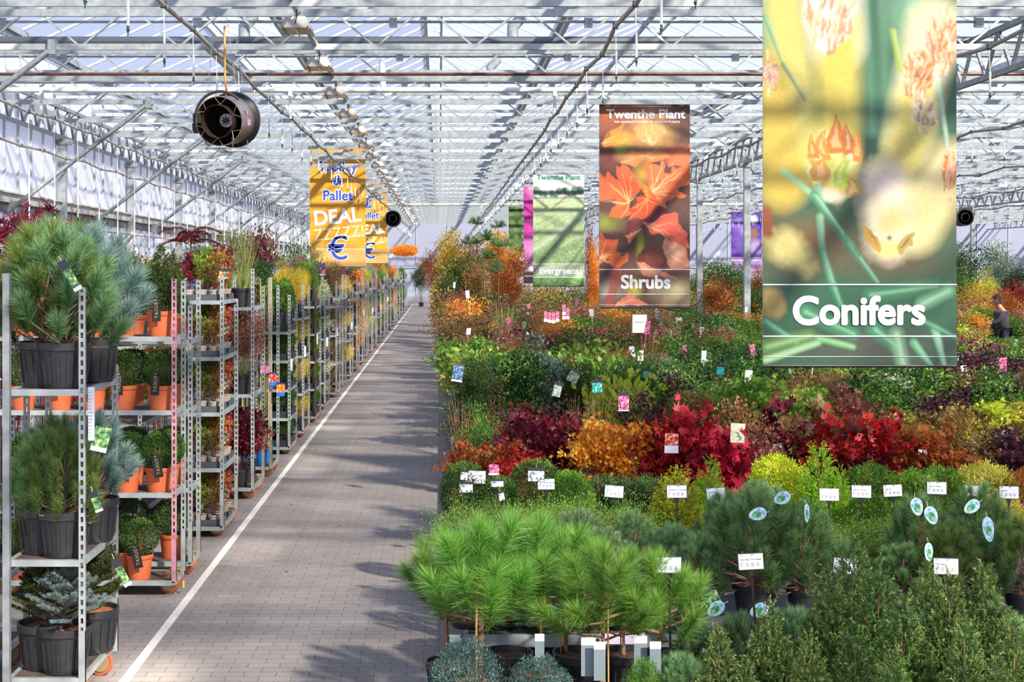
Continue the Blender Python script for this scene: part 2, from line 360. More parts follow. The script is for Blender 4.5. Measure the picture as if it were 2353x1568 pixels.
def irrigation(label, xf, d0, d1, drops, ln, r=.027, z=5.24, col=mat('irrigation_pipe', 'A39D98', .5, .1)):
    rnd = random.Random(len(label)); pts = []
    y = d0
    while y <= d1: pts.append(Vector((xf(y)+rnd.uniform(-.02, .02), y, z+rnd.uniform(-.025, .025)-.04*math.sin(y*1.9)))); y += 1.65
    t = thing('irrigation_line', label, 'irrigation line', (0, 0, 0), 0, 'irrigation lines')
    obj('pipe', MB().tube(pts, r, 8), col, t, smooth=True)
    cl = MB()
    for p in pts: cl.box(p.x-r*1.1, p.x+r*1.1, p.y-.008, p.y+.008, p.z-r*1.1, p.z+r*1.35)
    obj('clips', cl, BLACKM, t)
    if drops:
        k = 0
        for p in pts:
            if k < 60 and p.y > 8: dropper(t, p-Vector((0, 0, r*.6)), ln); k += 1
    wr = MB()
    for p in pts[::2]: wr.tube([p, p+Vector((0, 0, 1.1))], .0025, 3)
    obj('hanging_wires', wr, GALVD, t)
    return t
irrigation('sagging irrigation pipe with white droppers left of the aisle', lambda y: -2.85+.011*max(0, y-14), 9.7, 98, True, .62)
irrigation('sagging irrigation pipe with white droppers right of the aisle', lambda y: 1.98+.003*y, 9.7, 98, True, .62)
irrigation('irrigation pipe with very long droppers nearest the left wall', lambda y: -7.25+.006*y, 9.7, 98, True, 2.25)
irrigation('thin irrigation pipe clipped along the left wall', lambda y: -8.2, 9.7, 98, False, .3, z=4.95)
for i, (x, nm) in enumerate(((6.65, 'fourth'), (10.75, 'fifth'), (15.3, 'sixth'), (20.0, 'seventh'), (24.6, 'eighth'))):
    irrigation('irrigation pipe with droppers over the plants, %s line from the left' % nm, lambda y, x=x: x+.002*y, 14, 98, True, .62)
# ---- white cross pipes
for d, lab in ((25.7, 'white plastic water pipe across the roof in front'), (70.8, 'white plastic water pipe across the roof far back')):
    t = thing('water_pipe', lab, 'pipe', (0, d, 0), 0, 'white water pipes')
    obj('main_pipe', MB().tube([(XL, 0, CZ+3.25), (XR, 0, CZ+3.25)], .05, 12), PVC, t, smooth=True)
    zt = CZ+3.25; xr = X_(880, d)
    obj('riser', MB().tube([(xr+.12, 0, zt), (xr, 0, zt), (xr, 0, zt+.06), (xr-.02, 0, zt+.52), (xr-.02, .3, zt+.56)], .055, 12), PVC, t, smooth=True)
    for x in (-7.2, -2.7, 2.08, 6.7, 10.8, 15.3, 20.1, 24.7):
        obj('down_pipe', MB().tube([(x, 0, zt), (x, 0, 5.22)], .03, 8).tube([(x, 0, zt-.12), (x, 0, zt-.02)], .045, 8), PVC, t, smooth=True)
o = obj('service_pipe', MB().tube([(XL, 0, 0), (XR, 0, 0)], .028, 8), RUSTY, None, (0, gird_d(7)-.4, ZB+.02)); tag(o, 'thin brown pipe clipped under the second girder', 'pipe')
# ---- lamp rail and lamps
o = obj('lamp_rail', MB().box(-.03, .03, 12, 100, -.02, .05), GALV, None, (-1.86, 0, 5.86)); tag(o, 'long steel rail carrying the row of lamps', 'rail')
lh = MB().add([(-.13, -.31, .1), (.13, -.31, .1), (.13, .31, .1), (-.13, .31, .1), (-.19, -.33, -.03), (.19, -.33, -.03), (.19, .33, -.03), (-.19, .33, -.03)], [(0, 1, 2, 3), (0, 4, 5, 1), (1, 5, 6, 2), (2, 6, 7, 3), (3, 7, 4, 0)])
lh.box(-.15, .15, -.34, -.3, -.05, .06).box(-.2, -.17, -.33, .33, -.06, -.02).box(.17, .2, -.33, .33, -.06, -.02)
lhm = lh.mesh('housing'); lrm = MB().box(-.17, .17, -.31, .31, -.035, -.03).mesh('reflector'); ltm = MB().tube([(0, -.25, -.06), (0, .25, -.06)], .012, 8).mesh('bulb'); lcm = MB().tube([(0, -.36, .0), (.03, -.4, .1), (0, -.2, .2)], .008, 5).mesh('cable')
lbm = MB().box(-.03, .03, -.05, .05, .1, .22).mesh('hanger')
ORF = mat('lamp_reflector', 'D9B98C', .25, .7)
for k in range(5, 29):
    y = gird_d(k)+.9
    t = thing('greenhouse_lamp', 'grey greenhouse lamp on the ceiling rail, %s from the front' % nth(k-4), 'lamp', (-1.86, y, 5.66), 0, 'greenhouse lamps')
    obj('housing', lhm, mat('lamp_body', 'C9C6BE', .45), t); obj('reflector', lrm, ORF, t); obj('bulb', ltm, mat('lamp_glass', 'D9C7B0', .2), t); obj('hanger', lbm, GALVD, t)
    if k < 12: obj('cable', lcm, BLACKM, t)
# roof truss pieces hanging under gutters: drain elbows
for j, (px, py, d) in enumerate(((578, 55, 23.5), (1195, 55, 23.5), (755, 140, 29), (1140, 150, 30))):
    p = at(px, py, d); t = MB().tube([p+Vector((0, 0, .35)), p+Vector((.02, 0, .1)), p+Vector((-.12, 0, -.05)), p+Vector((-.12, 0, -.25))], .1, 12)
    o = obj('drain_elbow', t, GALV, smooth=True); tag(o, 'thick grey drain elbow under the roof, %s of four from the front' % nth(j+1), 'pipe', 'roof drain elbows')
# slanted roof beam behind the heater cable
o = obj('roof_beam', MB().bar(at(470, 95, 20.6), at(545, 168, 23.9), .1, .16), GALV); tag(o, 'short galvanised box beam above the hot air heater', 'beam')
# ------------------------------------------------------------------ plant pieces
def rand_dirs(n, rng): return unit(rng.normal(size=(n, 3)))
def shoot(fb, st, p0, p1, n, L, w, rng, a0=20, a1=62, tint=None, r=.006, droop=.12, tipfan=.25):
    """a shoot from p0 to p1 set with needles"""
    p0 = np.array(p0, float); p1 = np.array(p1, float); ax = unit((p1-p0)[None])[0]
    u = rng.random(n)**.75; m = rng.random(n) < tipfan; u[m] = .93+.07*rng.random(m.sum())
    P = p0+(p1-p0)*u[:, None]; R = rand_dirs(n, rng); R = unit(R-(R@ax)[:, None]*ax)
    a = np.radians(rng.uniform(a0, a1, n)); a[m] *= rng.random(m.sum())
    D = ax*np.cos(a)[:, None]+R*np.sin(a)[:, None]; D[:, 2] -= droop*(1-u)*rng.random(n); D = unit(D)
    t = np.clip((rng.normal(.5, .18, n) if tint is None else rng.normal(tint, .13, n))+.25*(u-.5), 0, 1)
    fb.add(leaves(P, D, L*rng.uniform(.75, 1.1, n), w, rng, 'needle'), t)
    if st is not None: st.add(sticks([p0], [p1], r, r*.7))
def blob_pts(n, rng, shell=.6):
    d = rand_dirs(n, rng); r = np.where(rng.random(n) < shell, rng.uniform(.82, 1, n), rng.random(n)**(1/3)); return d*r[:, None], d
def pot_mesh(R, Hh, n=28, ribs=False):
    prof = [(R*.0, 0.0), (R*.76, 0.0), (R*.93, Hh*.82), (R*.97, Hh*.82), (R*1.0, Hh*.84), (R*1.0, Hh), (R*.93, Hh), (R*.9, Hh*.86)]
    m = MB().lathe(prof, n)
    if ribs:
        for k in range(n//2):
            t = 2*PI*k/(n//2); c, s = math.cos(t), math.sin(t); a = R*.80; b = R*.935
            m.bar((a*c*.985, a*s*.985, Hh*.1), (b*c*.99, b*s*.99, Hh*.76), .016, .010, (c, s, 0))
    return m.mesh('pot', True)
def soil_mesh(R, z, n=20):
    rnd = random.Random(3); m = MB(); V = [(0, 0, z+.01)]; Fc = []
    for j, q in enumerate((.5, 1.0)):
        for k in range(n): t = 2*PI*k/n; V.append((R*q*math.cos(t), R*q*math.sin(t), z+rnd.uniform(-.004, .008)))
    for k in range(n): Fc.append((0, 1+k, 1+(k+1) % n)); Fc.append((1+k, 1+n+k, 1+n+(k+1) % n, 1+(k+1) % n))
    return m.add(V, Fc).mesh('soil')
class Asset: pass
ASSETS = {}
def asset(key, potR, potH, stem=None, fol=None, ribs=False, extra=None):
    a = Asset(); a.pot = pot_mesh(potR, potH, 28 if potR > .1 else 16, ribs) if potR else None; a.soil = soil_mesh(potR*.9, potH*.88) if potR else None
    a.stem = stem.mesh('stems') if stem is not None else None; a.fol = fol.mesh('foliage') if fol is not None else None; a.extra = extra or []
    ASSETS[key] = a; return a
def put(key, name, label, loc, leaf=None, pot=None, soil=None, stem=None, cat='potted plant', group=None, s=1.0, rz=None, rnd=random.Random(5), parts=True):
    a = ASSETS[key]; t = thing(name, label, cat, loc, rnd.uniform(0, 6.28) if rz is None else rz, group, s)
    if a.pot and parts: obj('pot', a.pot, pot or BLACKP, t); obj('bark_mulch' if soil in (None, BARK) else 'soil', a.soil, soil or BARK, t)
    if a.stem: obj('stems', a.stem, stem or TWIGM, t)
    if a.fol: obj('foliage', a.fol, leaf, t)
    for n, me, m in a.extra: obj(n, me, m, t)
    return t
# -- long needled pine on a short trunk
def mk_longpine(key, seed, H0=.52, H1=1.14, R=.30, nsh=12, L=.15, n=620, potR=.15, trunk=True, w=.0030):
    rng = np.random.default_rng(seed); fb = FB(); st = FB(); bud = FB(); P = []
    zs = .22; tr = [(0, 0, zs), (.012, .01, H0), (.0, .0, (H0+H1)/2), (.01, -.01, H1-.1)]
    for i in range(3): st.add(sticks([tr[i]], [tr[i+1]], .020-.005*i, .016-.005*i))
    def br(ph, z0, rr, z1, k=1):
        c, s_ = math.cos(ph), math.sin(ph); a = np.array([0, 0, z0]); b = np.array([c*rr*.62, s_*rr*.62, z0+(z1-z0)*.22]); e = np.array([c*rr, s_*rr, z1])
        st.add(sticks([a], [b], .010, .008)); st.add(sticks([b], [e], .008, .006)); return a, b, e
    for i in range(nsh):
        ph = i*2.4+rng.uniform(-.3, .3); t = i/nsh; z0 = H0+.02+t*(H1-H0)*.55; rr = R*(1.0-.55*t)*rng.uniform(.8, 1.1); z1 = z0+.10+.16*rng.random()
        a, b, e = br(ph, z0, rr, z1); v = e-b; shoot(fb, None, b+(e-b)*-.1, e+v*.25, n, L, w, rng, 22, 66, droop=.35); P.append((e+v*.25, unit(v[None])[0]))
    shoot(fb, None, (0, 0, H1-.30), (.01, 0, H1-.06), int(n*1.3), L, w, rng, 20, 62); P.append((np.array([.01, 0, H1-.06]), np.array([0, 0, 1.])))
    shoot(fb, None, (0, 0, H0+.05), (0, 0, H1-.3), int(n*.8), L, w, rng, 30, 75, droop=.3)
    for p, v in P:
        for q in range(4): bud.add(sticks([p-v*.01], [p+unit((v+rng.normal(size=3)*.18)[None])[0]*.035], .005, .002))
    ex = [('buds', bud.mesh('buds'), mat('pine_bud', 'C9B4A4', .7))]
    if trunk: ex.append(('support_cane', MB().tube([(.03, -.02, .2), (.03, -.015, H0+.25)], .006, 6).mesh('support_cane'), CANE))
    asset(key, potR, .25, st, fb, True, ex)
for i in range(3): mk_longpine('longpine%d' % i, 10+i, .50+.03*i, 1.12+.04*i, .28+.02*i)
# -- bushy pines
def mk_bushpine(key, seed, H=.85, R=.32, nsh=24, L=.09, n=220, w=.0030, base=.22, up=.75, sl=.17, potR=.13, candles=True, tint=None, core=0):
    rng = np.random.default_rng(seed); fb = FB(); st = FB(); bud = FB()
    for i in range(nsh):
        u = (i+.5)/nsh; ph = i*2.4+rng.uniform(-.3, .3); z = base+(H-base)*(.14+.80*u); rr = R*math.sqrt(max(.02, 1-u**1.6))*rng.uniform(.75, 1.05)
        e = np.array([rr*math.cos(ph), rr*math.sin(ph), z]); d = unit(np.array([[math.cos(ph)*(1-up), math.sin(ph)*(1-up), up+u*.5]]))[0]
        b = e-d*sl; o = np.array([0, 0, max(base, z-.28)]); st.add(sticks([o], [b], .007, .006)); shoot(fb, st, b, e, n, L, w, rng, 18, 62, r=.0045, tint=tint)
        if candles:
            for q in range(3): bud.add(sticks([e-d*.005], [e+unit((d+rng.normal(size=3)*.15)[None])[0]*(.03 if candles is True else candles)], .0045, .002))
    ex = [('buds', bud.mesh('buds'), mat('pine_bud', 'C9B4A4', .7))] if candles else []
    asset(key, potR, base*.98 if potR else 0, st, fb, False, ex)
for i in range(2):
    mk_bushpine('blackpine%d' % i, 30+i, .9, .30, 40, .10, 330, .0032, .24)
    mk_bushpine('mugo%d' % i, 34+i, .62, .30, 64, .052, 210, .0030, .2, .7, .1, candles=.03)
    mk_bushpine('potpine%d' % i, 37+i, .92, .33, 24, .115, 460, .0042, .24, .6, .13, .15, candles=False)
    mk_bushpine('mat%d' % i, 40+i, .40, .24, 70, .06, 190, .003, .14, .55, .07, candles=False)
# -- blue spruce: short needles all along layered branches
def mk_spruce(key, seed, H=.75, R=.30, base=.25, nb=30, L=.017, potR=.15, w=.0026):
    rng = np.random.default_rng(seed); fb = FB(); st = FB()
    for i in range(nb):
        u = i/nb; ph = i*2.4; z0 = base+.04+(H-base)*.8*u; rr = R*(1.05-u*.85)*rng.uniform(.8, 1.1); e = np.array([rr*math.cos(ph), rr*math.sin(ph), z0+.06+.16*rng.random()]); a = np.array([0, 0, z0])
        shoot(fb, st, a, e, 200, L, w, rng, 45, 80, r=.005, tipfan=.03, droop=0); v = e-a
        for s_ in range(7):
            t = .3+.1*s_; b = a+v*t; sd = unit(np.cross(v, [0, 0, 1])[None])[0]*(1 if s_ % 2 else -1); q = b+(unit((v+sd*np.linalg.norm(v)*.9)[None])[0])*(.10*(1.15-t)+.02); shoot(fb, st, b, q, 110, L, w, rng, 45, 80, r=.0035, tipfan=.06, droop=0)
    asset(key, potR, base*.98, st, fb, True)
mk_spruce('bluespruce0', 50, nb=46, L=.021, w=.0034); mk_spruce('bluespruce1', 51, .62, .26, .25, 38, L=.021, w=.0034)
# -- dense dwarf spruce cone
def mk_cone(key, seed, H=1.0, R=.2, base=.16, n=1500, k=15, L=.014, w=.0032, peaks=3, pw=1.0, potR=.13, kind='needle', tl=.05):
    rng = np.random.default_rng(seed); fb = FB(); st = FB(); pk = [(0, 0, 1.0, 1.0)]+[(R*.45*math.cos(q*2.1+seed), R*.45*math.sin(q*2.1+seed), rng.uniform(.62, .85), .6) for q in range(peaks)]
    P, D = [], []
    for (cx, cy, hh, rf) in pk:
        m = int(n*hh*rf); u = 1-np.sqrt(rng.random(m)); ph = rng.random(m)*6.283; z = base+(H*hh-base)*u
        rr = R*rf*(1-u)**.8*(.75+.3*rng.random(m))*pw*(1+.15*np.sin(ph*3+u*9)); rr = np.where(rng.random(m) < .22, rr*.6, rr)
        P.append(np.stack([cx+rr*np.cos(ph), cy+rr*np.sin(ph), z], 1)); D.append(np.stack([np.cos(ph)*.55, np.sin(ph)*.55, np.full(m, .8)], 1))
    P = np.concatenate(P); D = unit(np.concatenate(D)+rng.normal(size=(len(P), 3))*.25)
    m = len(P); Q = np.repeat(P, k, 0); A = np.repeat(D, k, 0); t = rng.random(m*k)
    R3 = unit(rng.normal(size=(m*k, 3))); R3 = unit(R3-(R3*A).sum(1, keepdims=True)*A); DD = unit(A*.75+R3*.8); tin = np.repeat(np.clip(rng.normal(.45, .2, m), 0, 1), k)
    fb.add(leaves(Q+A*(t*tl)[:, None], DD, L, w, rng, kind), np.clip(tin+.3*(t-.4), 0, 1))
    q_ = rng.random(len(P)) < .25; st.add(sticks((P-D*.01)[q_], (P+D*tl)[q_], .0014, .0008)); st.add(sticks([(0, 0, base*.8)], [(0, 0, H*.85)], .012, .004))
    asset(key, potR, base*.98 if potR else 0, st, fb)
for i in range(3): mk_cone('alberta%d' % i, 60+i, 1.0, .21, .16, 1900, 16, .017, .0050, peaks=3+i)
for i in range(2):
    mk_cone('taxcone%d' % i, 66+i, .70, .125, .2, 1100, 8, .018, .006, 0, 1.0, .11, 'leaf', .03)
    mk_cone('thujacone%d' % i, 70+i, .9, .17, .16, 900, 16, .016, .005, 3, 1.05, .12, 'leaf', .07)
# -- clipped balls and soft domes
def mk_ball(key, seed, R=.15, zc=None, base=.2, n=5200, L=.018, w=.008, potR=.11, sq=1.0, rough=.05, leg=.06, kind='leaf'):
    rng = np.random.default_rng(seed); fb = FB(); st = FB(); zc = base+R*.85 if zc is None else zc
    p, d = blob_pts(n, rng, .72); lump = 1+rough*np.sin(d[:, 0]*7+seed)*np.cos(d[:, 1]*6)+rough*rng.normal(size=n)*.5
    P = p*R*lump[:, None]; P[:, 2] *= sq; P[:, 2] += zc; D = unit(d+rng.normal(size=(n, 3))*.7+[0, 0, .3])
    cl = np.sin(P[:, 0]*40)+np.sin(P[:, 1]*37+1)+np.sin(P[:, 2]*43); fb.add(leaves(P, D, L*rng.uniform(.7, 1.2, n), w, rng, kind), np.clip(.5+.12*cl+rng.normal(size=n)*.15, 0, 1))
    for i in range(10): q = rand_dirs(1, rng)[0]; st.add(sticks([(0, 0, base*.85)], [(q[0]*R*.7, q[1]*R*.7, zc+abs(q[2])*R*.5)], .004, .002))
    asset(key, potR, base*.98 if potR else 0, st, fb)
for i in range(2):
    mk_ball('taxball%d' % i, 80+i, .152, None, .2, 6500, .017, .006)
    mk_ball('boxball%d' % i, 84+i, .13, .24, .13, 2600, .017, .010, .085, .9, .1)
    mk_ball('globe%d' % i, 88+i, .20, .36, .2, 6000, .026, .008, .13, .85, .1)
mk_ball('nestspruce0', 92, .19, .30, .2, 9000, .014, .005, .14, .75, .14)
# -- shrubs: stems and leaf clusters
def mk_shrub(key, seed, H=1.0, R=.32, base=.24, nst=9, ncl=46, n=46, sig=.055, L=.035, w=.017, kind='leaf', zlo=.35, top=1.0, potR=.13, droop=0.0, flare=1.0, stemr=.004, fold=.2, form='vase'):
    rng = np.random.default_rng(seed); fb = FB(); st = FB()
    tips = []
    for i in range(nst):
        ph = i*2.4+rng.uniform(-.4, .4); rr = R*flare*math.sqrt((i+.6)/nst)*.9; z = H*(top-.28*(rr/R)**2)*rng.uniform(.86, 1.0)
        a = np.array([.02*math.cos(ph), .02*math.sin(ph), base*.85]); e = np.array([rr*math.cos(ph), rr*math.sin(ph), z]); b = (a+e)/2; b[:2] *= .8
        st.add(sticks([a], [b], stemr, stemr*.75)); st.add(sticks([b], [e], stemr*.75, stemr*.35)); tips.append((a, b, e))
    C = []
    for j in range(ncl):
        a, b, e = tips[j % nst]; t = zlo+(1-zlo)*rng.random()**.8; c = (a*(1-2*t)+b*2*t) if t < .5 else (b*(2-2*t)+e*(2*t-1)); off = rng.normal(size=3)*[R*.22, R*.22, H*.03]
        c2 = c+off; C.append(c2); st.add(sticks([c], [c2], stemr*.4, stemr*.25))
    C = np.array(C)
    if n:
        P = np.repeat(C, n, 0)+rng.normal(size=(ncl*n, 3))*sig*[1, 1, .75]; o = P-np.array([0, 0, H*.45]); D = unit(unit(o)*.7+rng.normal(size=P.shape)*.6+[0, 0, .25-droop])
        tin = np.repeat(np.clip(rng.normal(.5, .2, ncl), 0, 1), n)+rng.normal(size=ncl*n)*.16
        fb.add(leaves(P, D, L*rng.uniform(.6, 1.15, ncl*n), w, rng, kind, fold), np.clip(np.repeat(tin, 5) if kind == 'maple' else tin, 0, 1))
    asset(key, potR, base*.98 if potR else 0, st, fb if n else None)
for i in range(2):
    mk_shrub('acer%d' % i, 100+i, 1.0, .34, .22, 9, 62, 26, .05, .05, .011, 'maple', .35, droop=.35)
    mk_shrub('bigacer%d' % i, 104+i, 1.0, .36, .22, 7, 60, 11, .055, .10, .030, 'maple', .3, droop=.35)
    mk_shrub('tallacer%d' % i, 300+i, 3.0, .42, .22, 8, 100, 6, .09, .10, .020, 'maple', .55, potR=.16, droop=.3, stemr=.008)
    mk_shrub('cutacer%d' % i, 108+i, .62, .17, .12, 6, 26, 14, .03, .045, .007, 'maple', .35, potR=.0, droop=.3)
    mk_shrub('shrub%d' % i, 112+i, .95, .36, .22, 12, 80, 30, .06, .046, .026)
    mk_shrub('fine%d' % i, 116+i, .95, .36, .22, 14, 90, 44, .055, .032, .013)
    mk_shrub('largeleaf%d' % i, 120+i, 1.0, .36, .24, 7, 60, 13, .075, .095, .05, potR=.14)
    mk_shrub('sparse%d' % i, 124+i, 1.1, .30, .24, 12, 60, 20, .05, .042, .022)
    mk_shrub('twigs%d' % i, 128+i, 1.15, .26, .24, 22, 60, 4, .03, .022, .01, stemr=.0045)
    mk_shrub('feather%d' % i, 132+i, .50, .36, .18, 16, 120, 60, .05, .020, .0055, 'leaf', .3, flare=1.15, potR=.13)
    mk_shrub('upright%d' % i, 136+i, .62, .15, .16, 12, 70, 50, .022, .018, .007, potR=.09, flare=.9)
    mk_shrub('climber%d' % i, 140+i, 1.5, .24, .22, 9, 150, 26, .06, .055, .04, zlo=.08, flare=.8)
    mk_shrub('hedge%d' % i, 144+i, 1.4, .26, .22, 14, 190, 48, .05, .030, .011, zlo=.06, flare=1.0)
    mk_shrub('talltree%d' % i, 148+i, 2.6, .6, .24, 10, 120, 30, .14, .075, .042, zlo=.35, potR=.18, stemr=.009)
    mk_shrub('baretree%d' % i, 152+i, 3.0, .55, .24, 5, 20, 0, .1, .06, .03, zlo=.85, potR=.16, stemr=.012)
mk_shrub('hydrangea0', 160, .85, .38, .22, 9, 26, 60, .05, .03, .026)
def mk_standard(key, seed, H=1.9, R=.3, n=2600, L=.045, w=.022, flat=.6, trunk=1.25):
    rng = np.random.default_rng(seed); fb = FB(); st = FB(); p, d = blob_pts(n, rng, .5); P = p*[R, R, R*flat]*(1+.18*np.sin(d[:, :1]*9)*np.cos(d[:, 1:2]*8))+[0, 0, H-R*flat]+rng.normal(size=(n, 3))*.03*R; fb.add(leaves(P, unit(d+rng.normal(size=(n, 3))*.7), L, w, rng, 'leaf'), np.clip(rng.normal(.5, .22, n), 0, 1))
    st.add(sticks([(0, 0, .22)], [(0, 0, H-R*flat)], .016, .012))
    for i in range(9): q = rand_dirs(1, rng)[0]; st.add(sticks([(0, 0, H-R*flat*1.5)], [(q[0]*R*.8, q[1]*R*.8, H-R*flat+q[2]*R*flat*.6)], .007, .003))
    asset(key, .16, .25, st, fb)
mk_standard('standard0', 170); mk_standard('umbrella0', 171, 3.4, 1.1, 3600, .10, .055, .22)
mk_standard('standard1', 172, 1.7, .22, 2400, .03, .015, .9)
# pine tree with pom pom tufts
def mk_pompine():
    rng = np.random.default_rng(180); fb = FB(); st = FB(); st.add(sticks([(0, 0, .2)], [(0, 0, 3.6)], .03, .015))
    for (x, y, z) in ((0, 0, 3.7), (.55, .1, 3.3), (-.5, 0, 3.1), (.25, .3, 2.7), (-.35, .2, 2.45), (.5, -.1, 2.3), (0, 0, 3.1)):
        st.add(sticks([(0, 0, z-.35)], [(x, y, z-.1)], .015, .01))
        for i in range(16):
            d = rand_dirs(1, rng)[0]; d[2] = abs(d[2])*.7; c = np.array([x, y, z]); shoot(fb, None, c, c+d*.28, 90, .13, .006, rng, 20, 70)
    asset('pompine0', .2, .28, st, fb)
mk_pompine()
# mimosa-like standard with drooping feathered fronds
def mk_frond():
    rng = np.random.default_rng(185); fb = FB(); st = FB(); st.add(sticks([(0, 0, .2)], [(0, 0, 2.95)], .011, .008))
    for i in range(13):
        ph = i*2.4; z = 2.95-(.35 if i > 7 else 0)*rng.random()-.04*(i % 4); p = np.array([0, 0, z]); v = np.array([math.cos(ph), math.sin(ph), .5]); l = .33
        for s_ in range(14):
            q = p+v*l/14; v = v+[0, 0, -.085]; st.add(sticks([p], [q], .003, .0025)); sd = unit(np.cross(v, [0, 0, 1])[None])[0]
            for g in (1, -1): fb.add(leaves(np.repeat([q], 3, 0), np.repeat([sd*g+v*.35+[0, 0, -.25]], 3, 0)+rng.normal(size=(3, 3))*.08, .08*(1-.4*s_/14), .012, rng, 'leaf'), rng.random(3))
            p = q
    asset('frond0', .16, .25, st, fb)
mk_frond()
# ---- leaf colours
LM = {}
for nm, a, b, c in (('longpine', '365F24', '669A3A', 'A9D06A'), ('blackpine', '33562E', '5C874A', 'A0C082'), ('mugo', '36593A', '64905E', 'B4CE98'), ('bluepine', '4A6C68', '7E9F98', 'B4CBBE'), ('olivepine', '3B5520', '64813A', 'A8B96A'),
    ('potpine', '36593A', '62905C', 'A6C492'), ('bluespruce', '4D6B70', '86A3A6', 'B5CAC6'), ('darkspruce', '22401F', '3E5E2A', '7A6C3C'), ('alberta', '2C4C24', '587C3A', 'A2B868'), ('taxus', '213E1C', '3F6229', '718E3E'),
    ('box', '24451C', '47702A', '7BA03C'), ('yellowthuja', '8CA21C', 'BFC728', 'E9E655'), ('limethuja', '5C9A14', '8FC62A', 'C6E653'), ('globethuja', '33601F', '5A8A2C', '93B548'), ('goldthread', '8E9A30', 'C2BC4C', 'E6D878'), ('feather', '3F6B25', '6B9538', 'A2C05C'),
    ('nest', '2E4A42', '50706A', '7F9C8E'), ('red', '6A0E1C', 'B01A2C', 'E04048'), ('darkred', '3E1220', '6E1C2E', 'A23444'), ('purple', '2C1426', '4E2238', '7A4050'), ('orange', 'D0741C', 'F29E2E', 'FFD060'), ('rust', '7A3A1C', 'B0602A', 'D8934A'),
    ('mix', '5C5A2A', '8E6A3A', 'C08A5C'), ('pinkmix', '7C4038', 'A8645A', 'C8A07A'), ('greenacer', '4A7A24', '7CA43A', 'B8C85A'), ('orangegreen', 'A05A30', 'A8A040', 'D8C850'), ('green', '30591F', '55822F', '8FB34E'), ('darkgreen', '1E3F1E', '35602C', '6A8C46'),
    ('lime', 'A4BE2C', 'D8E040', 'F6F078'), ('yellow', 'B89A24', 'E0C43A', 'F4E270'), ('brownleaf', '6A3A20', '9A5A30', 'B88450'), ('greygreen', '5E7458', '8A9C80', 'C2CCB4'), ('variegated', '5A7A3A', 'A8B678', 'EEF0D0'), ('bronze', '58412A', '8A6844', 'AE9468'), ('white', 'C8C0A0', 'E0DABC', 'F2EED8'), ('crimson', '9A1020', 'D82034', 'F4606A')):
    LM[nm] = leafmat('leaf_'+nm, a, b, c, .3 if nm in ('taxus', 'alberta', 'blackpine', 'box') else .42)
# ------------------------------------------------------------------ trolleys
RNG = random.Random(77)
post_cache = {}
def post_mesh(hh):
    k = round(hh, 2)
    if k not in post_cache:
        m = MB(); m.box(-.018, -.008, -.012, .012, 0, k).box(.008, .018, -.012, .012, 0, k); z = .35; m.box(-.018, .018, -.014, .014, 0, .33)
        while z < k-.02: m.box(-.009, .009, -.011, -.007, z, z+.022); z += .052
        m.box(-.009, .009, -.011, .011, k-.015, k); post_cache[k] = m.mesh('post')
    return post_cache[k]
wheelm = MB().lathe([(.0, -.018), (.05, -.018), (.052, -.014), (.078, -.014), (.08, -.01), (.08, .01), (.078, .014), (.052, .014), (.05, .018), (0, .018)], 20).mesh('wheel')
forkm = MB().bar((0, -.03, .08), (.03, -.03, .165), .03, .006, (0, 1, 0)).bar((0, .03, .08), (.03, .03, .165), .03, .006, (0, 1, 0)).box(-.01, .07, -.04, .04, .155, .165).tube([(0, -.021, .08), (0, .021, .08)], .056, 16).mesh('caster')
def trolley(idx, x1, y0, W, Ln, tops, shelves, label, pm=None, lip=.03, detail=True):
    """x1 right side, y0 front, tops: heights of the posts front right, back right, front left, back left"""
    t = thing('plant_trolley', label, 'trolley', (x1-W/2, y0+Ln/2, 0), 0, 'galvanised plant trolleys beside the aisle')
    for (sx_, sy, h, m) in ((1, -1, tops[0], pm), (1, 1, tops[1], None), (-1, -1, tops[2], None), (-1, 1, tops[3], None)):
        if idx == 1 and sx_ < 0 and sy < 0: continue
        obj('post', post_mesh(h-.12), m or GALV, t, (sx_*(W/2-.018), sy*(Ln/2-.014), .12))
    for i, z in enumerate(shelves):
        s_ = obj('shelf', MB().box(-W/2+.04, W/2-.04, -Ln/2+.03, Ln/2-.03, z-.012, z) if i else MB().box(-W/2+.02, W/2-.02, -Ln/2+.02, Ln/2-.02, z-.012, z), PLY, t)
        e = MB().box(-W/2+.035, W/2-.035, -Ln/2, -Ln/2+.03, z-.032, z+.004).box(-W/2+.035, W/2-.035, Ln/2-.03, Ln/2, z-.032, z+.004)
        e.box(W/2-.035, W/2-.01, -Ln/2+.02, Ln/2-.02, z-.032, z+.004).box(-W/2+.01, -W/2+.035, -Ln/2+.02, Ln/2-.02, z-.032, z+.004)
        obj('shelf_frame', e, GALV, s_)
    if detail:
        for (a, b) in ((1, -1), (1, 1), (-1, -1), (-1, 1)):
            c = obj('caster', forkm, mat('caster_steel', 'B7A67C', .4, .5), t, (a*(W/2-.08), b*(Ln/2-.13), 0), (0, 0, RNG.uniform(-.5, .5)))
            obj('wheel', wheelm, WHEELM, c, (0, 0, .081), (PI/2, 0, 0))
    return t
XA = -2.0
TR = []     # (front distance, depth)
